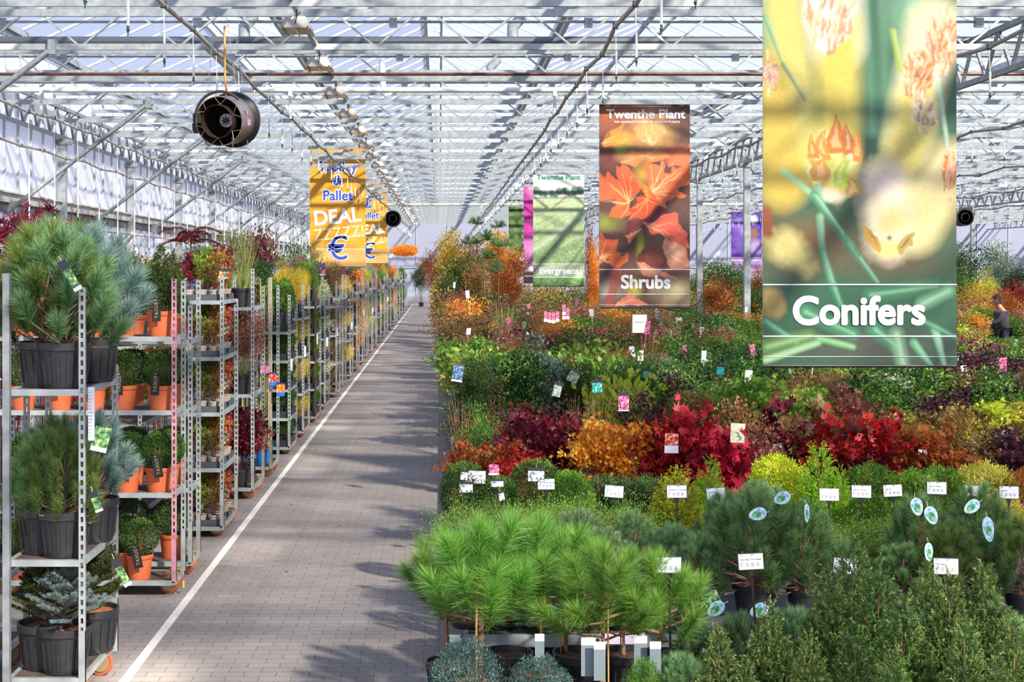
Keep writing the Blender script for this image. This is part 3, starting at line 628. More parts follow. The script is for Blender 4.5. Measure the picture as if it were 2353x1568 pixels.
# -- first trolley with big pines in black pots
trolley(1, XA, 8.02, .45, .84, (2.39, 1.9, 2.42, 2.0), (.18, .846, 1.81), 'nearest galvanised trolley with pines and blue spruces in big black pots')
obj('post', MB().box(-.019, .019, -.02, .02, 0, 2.35).mesh('post'), GALVD, [o for o in COL.objects if o.name == 'plant_trolley'][0], (-.212, -.43, .12))
BIG = [(-2.16, 8.19), (-2.30, 8.28), (-2.10, 8.62), (-2.33, 8.66)]
mk_pot = {}
LV = [('bottom', .183), ('middle', .849), ('top', 1.813)]
spec = {('top', 0): ('potpine0', 'potpine', 'green bushy pine', .98), ('top', 1): ('potpine1', 'olivepine', 'olive green bushy pine', 1.04), ('top', 2): ('potpine1', 'bluepine', 'blue green bushy pine', 1.05), ('top', 3): ('potpine0', 'potpine', 'dark bushy pine', 1.1),
        ('middle', 0): ('blackpine0', 'olivepine', 'loose green pine with pale upright shoots', .74), ('middle', 1): ('blackpine1', 'blackpine', 'dark pine', .72), ('middle', 2): ('potpine0', 'bluepine', 'grey blue long needled pine', .8), ('middle', 3): ('blackpine0', 'blackpine', 'dark back row pine', .8),
        ('bottom', 0): ('bluespruce0', 'bluespruce', 'silvery blue spruce', .78), ('bottom', 1): ('bluespruce1', 'darkspruce', 'dark spruce', .8), ('bottom', 2): ('bluespruce0', 'darkspruce', 'green spruce with orange buds', .82), ('bottom', 3): ('bluespruce1', 'bluespruce', 'dull blue spruce', .85)}
bigpot = pot_mesh(.155, .26, 32, True); bigsoil = soil_mesh(.14, .225)
WHERE = ('at the front right', 'at the front left', 'at the back right', 'at the back left')
for ln_, z in LV:
    for q, (x, y) in enumerate(BIG):
        key, lm, desc, s_ = spec[(ln_, q)]; a = ASSETS[key]
        t = thing('potted_spruce' if 'spruce' in desc else 'potted_pine', '%s, %s, %s shelf, nearest trolley' % (desc, WHERE[q], ln_), 'potted plant', (x, y, z), q*1.3, 'conifers in black pots on the nearest trolley')
        obj('pot', bigpot, BLACKP, t); obj('bark_mulch', bigsoil, BARK, t)
        for n_, me, m in (('stems', a.stem, WOODM), ('foliage', a.fol, LM[lm])):
            o = obj(n_, me, m, t); o.scale = (s_*1.05, s_*1.05, s_); o.location = (0, 0, .03-(.24*s_-.2))
        for n_, me, m in a.extra:
            o = obj(n_, me, m, t); o.scale = (s_*1.05, s_*1.05, s_); o.location = (0, 0, .03-(.24*s_-.2))
# hanging care labels on these
PICM = None
def picmat():
    m = bpy.data.materials.new('plant_picture'); m.use_nodes = True; nt = m.node_tree; b = nt.nodes['Principled BSDF']
    t = nt.nodes.new('ShaderNodeTexCoord'); n = nt.nodes.new('ShaderNodeTexNoise'); n.inputs['Scale'].default_value = 38; n.inputs['Detail'].default_value = 6; nt.links.new(t.outputs['Object'], n.inputs[0])
    r = nt.nodes.new('ShaderNodeValToRGB'); e = r.color_ramp.elements; e[0].position = .38; e[0].color = (*H('24503A'), 1); e[1].position = .68; e[1].color = (*H('CFE3A0'), 1); k = e.new(.52); k.color = (*H('6E9E5C'), 1)
    nt.links.new(n.outputs[0], r.inputs[0]); nt.links.new(r.outputs[0], b.inputs['Base Color']); b.inputs['Roughness'].default_value = .3; return m
PICM = picmat()
def pic2(name, c1, c2, c3):
    m = PICM.copy(); m.name = name; r = [n for n in m.node_tree.nodes if n.type == 'VALTORGB'][0]
    for e, c in zip(r.color_ramp.elements, (c1, c2, c3)): e.color = (*H(c), 1)
    return m
PIC_PINK = pic2('pink_picture', '6A2A48', 'E0689A', 'F8D0DC'); PIC_BLUE = pic2('berry_picture', '203A60', '5878B0', '9AC070'); PIC_RED = pic2('red_picture', '7A1420', 'D84838', 'F4E8D0'); PIC_OR = pic2('orange_picture', 'B84020', 'F09030', 'FAD890')
def strip_label(x, y, z, rx, rz, label, w=.05, h=.19, pic=PICM):
    t = thing('care_label', label, 'plant label', (x, y, z), rz, 'care labels hanging on plants'); t.rotation_euler = (rx[0], rx[1], rz)
    obj('card', MB().box(-w/2, w/2, -.001, .001, -h, 0), DARKC, t); obj('picture', MB().box(-w/2+.002, w/2-.002, -.0025, -.001, -h*.86, -h*.3), pic, t)
    obj('price_strip', MB().box(-w/2, w/2, -.0025, -.001, -h, -h*.88), WHITE, t); obj('tie', MB().tube([(0, 0, -.01), (.0, .01, .03)], .0015, 4), WHITE, t)
p = at(140, 600, 7.9); strip_label(p.x, p.y, p.z, (0, -.55), 0, 'long dark care label hanging on the big pine of the nearest trolley')
p = at(212, 1130, 7.95); strip_label(p.x, p.y, p.z, (0, -.35), 0, 'care label hanging over the rim of a middle shelf pot', .045, .12)
p = at(262, 1285, 7.9); strip_label(p.x, p.y, p.z, (0, -.5), 0, 'slanting care label at the lower right of the nearest trolley', .045, .17)
t = thing('care_label', 'large grey care label among blue needles on the middle shelf', 'plant label', at(232, 1010, 8.0), .2, 'care labels hanging on plants'); t.rotation_euler = (0, .25, .2)
obj('card', MB().box(-.045, .045, -.001, .001, -.07, .07), PICM, t); obj('price_strip', MB().box(-.045, .045, -.003, -.001, -.07, -.045), WHITE, t)
p = at(210, 890, 7.98)
t = thing('price_list', 'long white paper price list tied to the front post of the nearest trolley', 'paper list', p, 0); obj('paper', MB().box(-.018, .018, -.001, .001, -.3, 0), WHITE, t)
pr = MB(); rr_ = random.Random(4)
for i in range(14): pr.box(-.013, -.013+rr_.uniform(.008, .022), -.0018, -.001, -.03-.019*i, -.027-.019*i)
obj('print', pr, GREYT, t)
# a thuja spilling from the trolley at the left edge
for j, (z_, s_, y_) in enumerate(((.62, .6, 8.3), (.18, .55, 8.3), (1.72, .75, 8.35), (1.12, .7, 8.3))):
    put('feather%d' % (j % 2), 'potted_thuja', 'green thuja poking in at the left edge of the picture, %s from the bottom' % ['second', 'first', 'topmost', 'third'][j], (-2.80, y_, z_), LM['feather'], group='thujas at the left edge', s=s_)
trolley(0, -2.62, 8.1, .45, 1.0, (2.4, 2.4, 2.4, 2.4), (.18, .62, 1.12, 1.72), 'galvanised trolley cut by the left edge of the picture')
# -- second trolley, turned sideways, yews in orange pots
PINK = mat('pink_post', 'C08A98', .5, .2, var=.25, vscale=20)
trolley(2, XA, 10.8, 1.38, .42, (2.42, 2.4, 2.4, 2.4), (.12, .788, 1.416, 1.977), 'wide galvanised trolley of yews in orange pots with a pink front post', PINK)
trolley(3, XA, 11.5, 1.38, .42, (2.2, 2.4, 2.3, 2.3), (.12, .72, 1.36, 1.92), 'galvanised trolley pressed behind the trolley of orange pots')
tx = text_mesh('TAXUS', .036, .0003, .0006, spacing=1.15)
def taxtag(parent_loc, lab, rz, px=0):
    t = thing('plant_tag', lab, 'plant label', parent_loc, 0, 'black tags on the yews'); t.rotation_euler = (0, rz, 0)
    obj('card', MB().box(-.033, .033, -.001, .001, -.17, 0), mat('tag_black', '16181F', .5), t)
    o = obj('lettering', tx, GOLD, t, (.014, -.0022, -.085), (0, -PI/2, 0)); obj('pin', MB().lathe([(.0, -.002), (.004, -.002), (.004, .002), (0, .002)], 8), WHITE, t, (0, -.002, -.008), (PI/2, 0, 0))
ZS = [('top', 1.977), ('second', 1.416), ('third', .788), ('bottom', .12)]
for r_, (sn, z) in enumerate(ZS):
    for c in range(5):
        x = {0: (-2.145, -2.435, -2.69, -2.95, -3.2), 1: (-2.145, -2.43, -2.66, -2.92, -3.2), 2: (-2.12, -2.275, -2.50, -2.85, -3.15), 3: (-2.305, -2.46, -2.75, -2.98, -3.22)}[r_][c]
        y = 10.93+(.13 if (r_ in (2,) and c == 0) or (c == 1 and r_ == 3) else 0)
        if r_ == 2 and c == 0: x = -2.13; y = 11.1
        if r_ == 2 and c == 1: x = -2.16; y = 10.93
        if r_ == 2 and c == 2: x = -2.40
        kd = 'cone' if r_ == 0 else 'ball'
        lab = '%s clipped yew in an orange pot, %s shelf, %s from the pink post' % ('pointed' if r_ == 0 else 'round', sn, nth(c+1))
        put(('taxcone%d' if r_ == 0 else 'taxball%d') % ((c+r_) % 2), 'potted_yew', lab, (x, y, z), LM['taxus'], TERRA, SOIL, group='clipped yews in orange pots', s=1.0 if r_ == 0 else .95)
        if (r_, c) not in ((0, 3), (0, 4), (2, 0), (3, 1), (3, 3), (3, 4), (2, 3), (2, 4), (1, 4)):
            taxtag((x-.01+.01*c, y-.135, z+(.29 if r_ != 3 else .27)), 'black gold lettered tag, %s shelf, on %s yew from the pink post' % (sn, nth(c+1)), (-.04, .05, -.2, .12)[r_ if r_ != 3 else 2])
for sn, z in (('top', 1.92), ('second', 1.36), ('third', .72), ('bottom', .12)):
    for c in range(4):
        put('taxcone%d' % (c % 2) if z > 1.9 else 'taxball%d' % (c % 2), 'potted_yew', 'yew in orange pot, %s shelf of the rear trolley, %s from aisle' % (sn, nth(c+1)), (-2.2-.33*c, 11.72, z), LM['taxus'], TERRA, SOIL, group='yews on the rear trolley')
# -- third trolley: small maples in beige pots
trolley(4, XA, 13.18, .47, .95, (2.44, 2.2, 2.0, 2.2), (.10, .643, 1.16, 1.675, 2.2), 'galvanised trolley packed with small maples in beige pots')
smallpot = pot_mesh(.052, .085, 14); smallsoil = soil_mesh(.046, .075, 12)
for r_, z in enumerate((.10, .643, 1.16, 1.675, 2.2)):
    sn = ('bottom', 'fourth', 'third', 'second', 'top')[r_]
    for h in (0, 1):
        tm = MB().box(-.19, .19, -.20, .20, .0, .012)
        for (a, b, c_, d_) in ((-.19, .19, -.20, -.19), (-.19, .19, .19, .20), (-.19, -.18, -.2, .2), (.18, .19, -.2, .2)): tm.box(a, b, c_, d_, .012, .055)
        o = obj('plant_tray', tm, TRAYM, None, (XA-.225, 13.18+.25+.45*h, z+.004)); tag(o, 'grey tray on the %s shelf of the small maples, %s half' % (sn, ('front', 'rear')[h]), 'tray', 'grey plant trays')
    for i in range(3):
        for j in range(7):
            if i == 0 and j > 1: continue
            x = XA-.105-.122*(2-i); y = 13.18+.10+.125*j; lm = ('darkred', 'red', 'greenacer', 'orangegreen')[(i*2+(j > 2)+r_*0) % 4] if i < 2 else ('mix', 'orangegreen', 'red', 'rust', 'mix', 'darkred', 'mix')[j]
            a = ASSETS['cutacer%d' % ((i+j) % 2)]
            lb = 'small %s maple, beige pot, %s shelf, %s row, %s from the aisle' % ({'darkred': 'dark red', 'red': 'red', 'greenacer': 'green', 'orangegreen': 'orange and green', 'mix': 'brown', 'rust': 'rust'}[lm], sn, nth(j+1), nth(3-i))
            t = thing('potted_maple', lb, 'potted plant', (x, y, z+.018), i+j*1.7, 'small maples in beige pots')
            obj('pot', smallpot, BEIGE, t); obj('soil', smallsoil, SOIL, t); s_ = .72+.1*((i*3+j) % 3)
            for n_, me, m in (('stems', a.stem, TWIGR), ('foliage', a.fol, LM[lm])):
                o = obj(n_, me, m, t); o.scale = (s_*.72, s_*.72, s_*.92); o.location = (0, 0, .015)
    for q in range(3):
        strip_label(XA-.02, 13.25+.22*q, z+.30, (0, .3), .5, 'leaf shaped care label among the small maples, %s shelf, %s from the front' % (sn, nth(q+1)), .045, .1, (PIC_OR, PICM, PIC_RED)[q])
# -- fourth trolley: bare maples in black pots
trolley(5, XA, 15.34, .47, .95, (2.5, 2.3, 2.3, 2.3), (.13, 1.14, 2.08), 'tall galvanised trolley with maples in black pots, three shelves')
for r_, (sn, z, lm, key) in enumerate((('bottom', .135, 'darkred', 'acer'), ('middle', 1.145, 'pinkmix', 'sparse'), ('top', 2.085, 'purple', 'twigs'))):
    for c, (x, y) in enumerate(((-2.34, 15.5), (-2.16, 15.5), (-2.16, 15.76), (-2.33, 15.8), (-2.16, 16.04))):
        put('%s%d' % (key, c % 2), 'potted_maple', '%s maple, black pot, %s shelf of the three shelf trolley, %s from front' % ('red leaved' if r_ == 0 else 'nearly bare', sn, nth(c+1)), (x, y, z), LM[lm], BLACKP, BARK, TWIGG if r_ else TWIGR, group='maples in black pots', s=(.72, .72, .85))
# -- fifth trolley: climbers in blue pots
trolley(6, XA, 16.98, .47, .8, (2.4, 2.3, 2.4, 2.3), (.13,), 'galvanised trolley with tall climbers in bright blue pots')
bluetxt = text_mesh('Hello Hello', .045, .0004, .0008)
for c, (x, y) in enumerate(((-2.33, 17.15), (-2.14, 17.15), (-2.14, 17.38), (-2.14, 17.62))):
    t = put('baretree%d' % (c % 2), 'potted_climber', 'tall climber with cane in a bright blue pot, %s from the front' % nth(c+1), (x, y, .135), None, BLUEP, BARK, TWIGG, group='climbers in blue pots', s=(.5, .5, .75))
    t.children[0].scale = (1.1, 1.1, 1.2); obj('support_cane', MB().tube([(.1, 0, .25), (.1, 0, 3.0)], .012, 6), CANE, t)
for j, (px, py, pc) in enumerate(((627, 856, PIC_RED), (645, 880, PIC_OR), (608, 836, PIC_PINK))):
    p = at(px, py, 16.9); t = thing('picture_label', ('red flowered', 'orange flowered', 'pink flowered')[j]+' picture label with a blue foot hanging on the climbers', 'plant label', p, .2)
    obj('card', MB().box(-.05, .05, -.001, .001, -.16, 0), DARKC, t); obj('picture', MB().box(-.048, .048, -.003, -.001, -.115, -.02), pc, t)
    if j < 2: obj('blue_foot', MB().box(-.05, .05, -.003, -.001, -.16, -.115), mat('label_blue', '1C6ACB', .4), t)
# -- the rest of the trolleys down the aisle
FR = [(19.1, 'box', 'box', 5, 'green box bushes', 'F'), (21.0, 'fine', 'yellow', 4, 'yellow and silver shrubs', 'T'), (23.1, 'box', 'green', 5, 'bright green shrubs', 'F'), (25.2, 'shrub', 'variegated', 5, 'yellow variegated shrubs', 'F'), (27.6, 'fine', 'bronze', 4, 'bronze shrubs', 'F'),
      (29.9, 'sparse', 'mix', 3, 'browning shrubs', 'F'), (32.3, 'shrub', 'yellow', 3, 'yellowing shrubs', 'F'), (34.8, 'sparse', 'purple', 3, 'purple shrubs', 'F'), (37.2, 'shrub', 'orange', 3, 'orange shrubs', 'F'), (39.8, 'sparse', 'orange', 2, 'tall orange shrubs', 'F'), (42.4, 'sparse', 'lime', 2, 'yellow green shrubs', 'F'), (45.2, 'fine', 'greygreen', 3, 'grey green shrubs', 'F'),
      (48.2, 'sparse', 'rust', 3, 'rusty shrubs', 'F'), (51.5, 'shrub', 'green', 3, 'green shrubs', 'F'), (55, 'sparse', 'yellow', 2, 'thin yellow shrubs', 'F'), (58.6, 'fine', 'green', 3, 'fine green shrubs', 'F'), (62.5, 'sparse', 'pinkmix', 3, 'pinkish shrubs', 'F'), (66.5, 'shrub', 'orange', 2, 'amber shrubs', 'F'), (71, 'sparse', 'lime', 3, 'lime shrubs', 'F'), (76, 'fine', 'greygreen', 3, 'silver shrubs', 'F'), (81.5, 'shrub', 'green', 2, 'leafy shrubs', 'F'), (87, 'shrub', 'darkgreen', 2, 'dark shrubs', 'F')]
for i, (y0, key, lm, ns, desc, _) in enumerate(FR):
    hh = 2.15+.12*((i*7) % 3); n = i+7; Ln = .95 if y0 < 60 else 1.2; zs = [.1+(hh-.5-.1)/(max(1, ns-1))*q for q in range(ns)] if ns > 1 else [.1]
    trolley(n, XA+RNG.uniform(-.02, .02), y0, .47, Ln, (hh, hh-.1*RNG.random(), hh-.15, hh), zs, 'galvanised trolley of %s, %s trolley back along the aisle' % (desc, nth(n)), RUSTY if i == 2 else None, detail=True)
    for r_, z in enumerate(zs):
        sn = 'bottom' if r_ == 0 else ('top' if r_ == ns-1 else '%s lowest' % nth(r_+1)); gap = (zs[1]-zs[0]) if ns > 1 else 1
        fine = y0 < 27
        if fine:
            o = obj('plant_crate', MB().box(-.21, .21, -.44, .44, 0, .02).box(-.21, .21, -.44, -.42, .02, .09).box(-.21, .21, .42, .44, .02, .09).box(-.21, -.19, -.44, .44, .02, .09).box(.19, .21, -.44, .44, .02, .09), mat('black_crate', '2A2C2E', .5), None, (XA-.235, y0+.475, z+.004)); tag(o, 'black crate on the %s shelf of the %s trolley' % (sn, nth(n)), 'crate', 'black plant crates')
        nx, ny = (2, 3) if fine else (1, 2)
        for a_ in range(nx):
            for b_ in range(ny):
                x = XA-.13-.21*a_ if nx == 2 else XA-.2; y = y0+.17+(Ln-.3)*b_/(ny-1)
                want = gap*.9 if r_ < ns-1 else .55+.25*RNG.random()
                base = {'box': ('boxball', .40), 'fine': ('fine', .95), 'shrub': ('shrub', .95), 'sparse': ('sparse', 1.1)}[key]
                if fine and base[0] in ('fine', 'shrub'): wid = .40
                else: wid = {'boxball': .95, 'fine': .55, 'shrub': .5, 'sparse': .6}[base[0]]
                put(base[0]+str((a_+b_+r_) % 2), 'trolley_shrub', '%s, %s shelf, %s trolley, %s from front%s' % (desc[:-1] if desc.endswith('s') else desc, sn, nth(n), nth(b_+1), '' if nx == 1 else (', aisle side' if a_ == 0 else ', inner side')), (x, y, z+.03), LM[lm], BLACKP, SOIL, group='shrubs on trolley %s' % nth(n), s=(wid, wid, want/base[1]))
    if fine or i % 2 == 0:
        p = Vector((XA+.005, y0+.02, zs[-1]*.6+.3)); t = thing('price_tag', 'white paper tag on the front post of the %s trolley' % nth(n), 'paper tag', p, .3, 'paper tags on trolleys'); obj('paper', MB().box(-.02, .02, -.001, .001, -.16, 0), WHITE, t)
# -- second and third rows of trolleys further left: their tops show above the first row
TOPS = [(-3.1, 13.6, 'shrub', 'green'), (-3.1, 15.6, 'sparse', 'mix'), (-3.1, 18, 'hedge', 'darkgreen'), (-3.0, 20.5, 'fine', 'variegated'), (-3.1, 23.5, 'shrub', 'darkgreen'), (-3.2, 27, 'shrub', 'green'), (-3.1, 31, 'sparse', 'pinkmix'), (-3.1, 35, 'fine', 'bronze'), (-3.2, 40, 'shrub', 'mix'), (-3.2, 46, 'fine', 'pinkmix'), (-3.2, 53, 'shrub', 'green'), (-3.3, 62, 'fine', 'mix'),
        (-4.1, 12.2, 'sparse', 'mix'), (-4.2, 14.6, 'shrub', 'green'), (-4.3, 17, 'acer', 'orangegreen'), (-4.4, 20, 'sparse', 'pinkmix'), (-4.5, 24, 'shrub', 'darkgreen'), (-4.6, 29, 'shrub', 'green'), (-4.8, 35, 'fine', 'mix'), (-5, 43, 'shrub', 'mix'), (-5.2, 52, 'fine', 'green'), (-5.2, 64, 'shrub', 'pinkmix'), (-4.9, 76, 'shrub', 'mix')]
for i, (x, y, key, lm) in enumerate(TOPS):
    trolley(30+i, x+.25, y, .5, 1.3, (2.1, 2.0, 2.0, 2.1), (.15, 1.0, 1.75), 'galvanised trolley in the %s row left of the aisle, %s from the front' % (('second', 'third')[i >= 12], nth(i+1 if i < 12 else i-11)))
    for r_, z in ((1, 1.75),):
        for b_ in range(3):
            put(key+str((b_+i) % 2), 'potted_shrub', '%s plant, %s shelf, %s row left of aisle, %s trolley, %s from front' % (lm.replace('mix', ' mottled').strip(), ('lower', 'upper')[r_], ('second', 'third')[i >= 12], nth(i+1 if i < 12 else i-11), nth(b_+1)), (x, y+.2+.45*b_, z+.02), LM[lm], BLACKP, SOIL, group='plants on the rear trolley rows', s=(.7, .7, .75 if r_ == 0 else (.7+.3*RNG.random())))
# tall plants standing behind the trolleys
def tall(key, name, label, px, ptop, d, H_, lm, stem=None, w_=1.0, group=None, pot=None):
    x = X_(px, d); z = Z_(ptop, d); return put(key, name, label, (x, d, 0), LM[lm] if lm else None, pot, None, stem, 'potted tree', group, s=(w_, w_, z/H_))
k = 0
for px, pt, d in ((15, 425, 13), (60, 450, 13.5), (105, 440, 14), (150, 455, 13.8), (190, 470, 14.3), (-10, 470, 12.6)):
    k += 1; tall('tallacer%d' % (k % 2), 'tall_maple', 'tall dark red maple behind the nearest pines, %s from the left' % nth(k), px, pt, d, 3.0, 'darkred', TWIGR, 1.1, 'tall dark red maples')
for j, (px, pt, d) in enumerate(((272, 478, 14.5), (316, 482, 15), (362, 490, 15), (408, 480, 15.5), (470, 490, 16))):
    tall('baretree%d' % (j % 2), 'grafted_tree', 'bare grafted tree on a cane against the left wall, %s from the left' % nth(j+1), px, pt, d, 3.0, None, TWIGM, .55, 'bare grafted trees')
a = at(438, 508, 14.6); put('frond0', 'potted_mimosa', 'slim tree with drooping dark red feathery fronds on a cane', (a.x, a.y, a.z-3.05), LM['darkred'], cat='potted tree')
for j, (px, pt, d, lm, key) in enumerate(((235, 545, 14, 'greenacer', 'sparse'), (330, 570, 14.5, 'orangegreen', 'acer'), (365, 560, 15, 'mix', 'acer'), (520, 525, 17, 'purple', 'sparse'), (560, 520, 17.5, 'darkred', 'sparse'), (585, 500, 18, 'purple', 'sparse'), (600, 470+40, 19, 'mix', 'sparse'), (655, 560, 21, 'green', 'largeleaf'), (690, 540, 23, 'darkgreen', 'largeleaf'), (730, 575, 25, 'green', 'largeleaf'), (760, 590, 27, 'mix', 'sparse'), (800, 595, 30, 'pinkmix', 'sparse'), (850, 585, 36, 'orange', 'sparse'), (868, 570, 37, 'rust', 'sparse'), (890, 590, 42, 'mix', 'sparse'))):
    d = 11765/(1010-px); z = Z_(pt, d)
    put('talltree%d' % (j % 2), 'potted_tree', '%s tree rising behind the trolley tops, %s from the left' % (lm.replace('mix', ' mottled').strip(), nth(j+1)), (-3.6, d, 0), LM[lm], BLACKP, SOIL, cat='potted tree', group='trees rising behind the trolleys', s=(.75, .75, z/2.7))
# row of pots with pink picture labels on top
for j in range(11):
    d = 26.6; px = 612+13*j; p = at(px, 629, d); t = thing('labelled_pot', 'small pot with a flower picture and %s band, %s of the row from the left' % ('white' if j < 4 else 'pink', nth(j+1)), 'potted plant', p, 0, 'row of picture pots', 1.2)
    obj('pot', MB().lathe([(0, 0), (.033, 0), (.044, .08), (.046, .085), (.04, .085)], 14), mat('magenta_pot', 'D86AA8', .4) if j > 3 else PVC, t); obj('picture', MB().box(-.042, .042, -.05, -.047, .07, .17), pic2('dark_flower%d' % j, '2A2838', '6A6478', 'E8E0EC') if j in (0, 5) else bpy.data.materials['dark_flower0' if j < 5 else 'dark_flower5'], t)
o = obj('plant_shelf', MB().box(-.58, .56, -.12, .3, -.03, 0).box(-.5, -.46, 0, .04, -2.41, -.03).box(.46, .5, 0, .04, -2.41, -.03), GALV, None, at(677, 629.5, 26.6)); tag(o, 'galvanised shelf holding the row of picture pots', 'shelf')
p = Vector((-2.40, 13.9, 2.204+.12))
t = thing('blue_display_pot', 'bright blue pot with a mountain picture label behind the small maples', 'potted plant', (p.x, p.y, p.z), 0); obj('pot', pot_mesh(.13, .13), BLUEP, t); obj('picture', MB().box(-.075, .07, -.14, -.137, .04, .20), pic2('mountain', '3A78B8', 'E8ECF2', 'F4E4D0'), t); t.location.z -= .12
# yellow end of a strap by the second trolley
o = obj('yellow_strap', MB().box(-.006, .006, -.004, .004, .0, .055), mat('yellow_strap', 'E8C818', .5), None, (X_(422, 10.9), 10.9, .05)); tag(o, 'short yellow strap end near the foot of the orange pot trolley', 'strap')
# ------------------------------------------------------------------ benches right of the aisle
BZ = .22
def bench(x0, x1, y0, y1, label):
    t = thing('low_bench', label, 'bench', ((x0+x1)/2, (y0+y1)/2, 0), 0, 'low plant benches'); a = (x1-x0)/2; b = (y1-y0)/2
    obj('bench_top', MB().box(-a, a, -b, b, BZ-.03, BZ-.005), mat('bench_board', '55575A', .7, var=.15, vscale=4), t)
    obj('bench_edge', MB().box(-a, a, -b-.02, -b, BZ-.075, BZ).box(-a, a, b, b+.02, BZ-.075, BZ).box(-a-.02, -a, -b, b, BZ-.075, BZ).box(a, a+.02, -b, b, BZ-.075, BZ), mat('bench_edge', 'A4A8AA', .45, .2, var=.1), t)
    for sx_ in (-1, 1):
        for sy in (-1, 1): obj('leg', MB().box(sx_*(a-.25)-.04, sx_*(a-.25)+.04, sy*(b-.3)-.04, sy*(b-.3)+.04, 0, BZ-.03), GALVD, t)
nb = 0
for r_, (y0, y1) in enumerate(((8.85, 12.1), (12.15, 15.9), (15.95, 19.9), (19.95, 24.4), (25.6, 30.5), (30.6, 36), (36.2, 44), (44.2, 56), (56.4, 72), (72.5, 96))):
    x0 = .16; c = 0
    while x0 < min(.42*y1+.5, 42):
        wd = 3.9 if y1 < 30 else 8.0; x1 = x0+wd; c += 1; q = (7.9, 8.9)
        if x0 < 8.2 < x1 and x1 > 8.2: x1 = 8.2
        bench(x0+.02, x1-.02, y0, y1, 'low grey plant bench, %s row from the front, %s from the aisle' % (nth(r_+1), nth(c)))
        x0 = x1 if x1 != 8.2 else 8.7
# ------------------------------------------------------------------ the front plants, each placed where it stands
def front(key, name, label, px, ptop, d, Hk, lm, z0=0.0, wx=1.0, pot=None, group=None, stem=None, cat='potted plant'):
    z = Z_(ptop, d)-z0; return put(key, name, label, (X_(px, d), d, z0), LM[lm], pot, None, stem, cat, group, (wx, wx, z/Hk))
for j, (px, pt, d, key, hk, wx) in enumerate(((1103, 1180, 7.75, 0, 1.17, 1.12), (1238, 1172, 8.0, 1, 1.21, 1.08), (1385, 1240, 7.7, 2, 1.25, .93), (1520, 1260, 7.8, 0, 1.17, .8), (1030, 1225, 8.35, 1, 1.21, .9), (1300, 1225, 8.4, 2, 1.25, .85), (1435, 1310, 8.35, 1, 1.21, .7))):
    front('longpine%d' % key, 'potted_pine', ['large bright green long needled pine on a straight trunk, leftmost in the front row', 'long needled pine on the thick reddish trunk, second in the front row', 'long needled pine with two canes, third in the front row', 'slim long needled pine beside the hanging picture tag, fourth in the front row', 'long needled pine leaning over the aisle behind the leftmost trunk', 'long needled pine half hidden behind the second and third trunks', 'small long needled pine between the third and fourth trunks'][j], px, pt, d, hk, 'longpine', 0, wx, group='long needled pines at the front', stem=WOODM)
for j, (px, pt, d, s_) in enumerate(((1072, 1478, 7.35, .92), (1238, 1515, 7.2, .85), (1478, 1520, 7.05, .5))):
    z = Z_(pt, d); put('nestspruce0', 'potted_spruce', ['rounded blue green dwarf spruce at the bottom beside the aisle', 'rounded blue green dwarf spruce at the bottom below the second trunk', 'tiny green conifer with a picture card at the bottom edge'][j], (X_(px, d), d, 0), LM['nest' if j < 2 else 'globethuja'], BLACKP, group='dwarf spruces at the front', s=(s_, s_, z/.44) if z > .1 else s_)
ALB = [(1652, 1425, 6.9, .8, 0), (1768, 1365, 6.9, .85, 1), (1712, 1500, 6.6, .6, 2), (1905, 1290, 7.3, 1.0, 2), (1958, 1225, 7.6, 1.05, 0), (2018, 1268, 7.2, 1.0, 1), (2072, 1345, 6.8, .95, 2), (2130, 1275, 7.1, .95, 0), (2182, 1300, 7.0, .85, 1), (2262, 1280, 7.0, 1.0, 2), (2330, 1390, 6.7, .8, 0), (2215, 1400, 6.6, .8, 0), (1965, 1420, 6.6, .9, 1), (1860, 1440, 6.55, .75, 0), (2290, 1500, 6.4, .8, 1), (2050, 1500, 6.4, .8, 0), (1600, 1560, 6.6, .5, 1)]
for j, (px, pt, d, wx, k) in enumerate(sorted(ALB)):
    front('alberta%d' % k, 'potted_spruce', 'dense dark green cone shaped dwarf spruce at the lower right, %s counting from the left' % nth(j+1), px, pt, d, 1.04, 'alberta', 0, wx, group='cone shaped dwarf spruces')
for j, (px, pt, d, wx) in enumerate(((1830, 1395, 8.15, .95), (1700, 1405, 8.1, .8), (2170, 1385, 8.2, .9), (2325, 1410, 8.0, .8), (1610, 1430, 8.3, .9), (1560, 1500, 7.6, .8))):
    front('mat%d' % (j % 2), 'potted_pine', 'low cushion shaped grey green pine in front of the bench, %s from the right' % nth(sorted([1830, 1700, 2170, 2325, 1610, 1560], reverse=True).index(px)+1), px, pt, d, .42, 'mugo', 0, wx, group='low cushion pines')
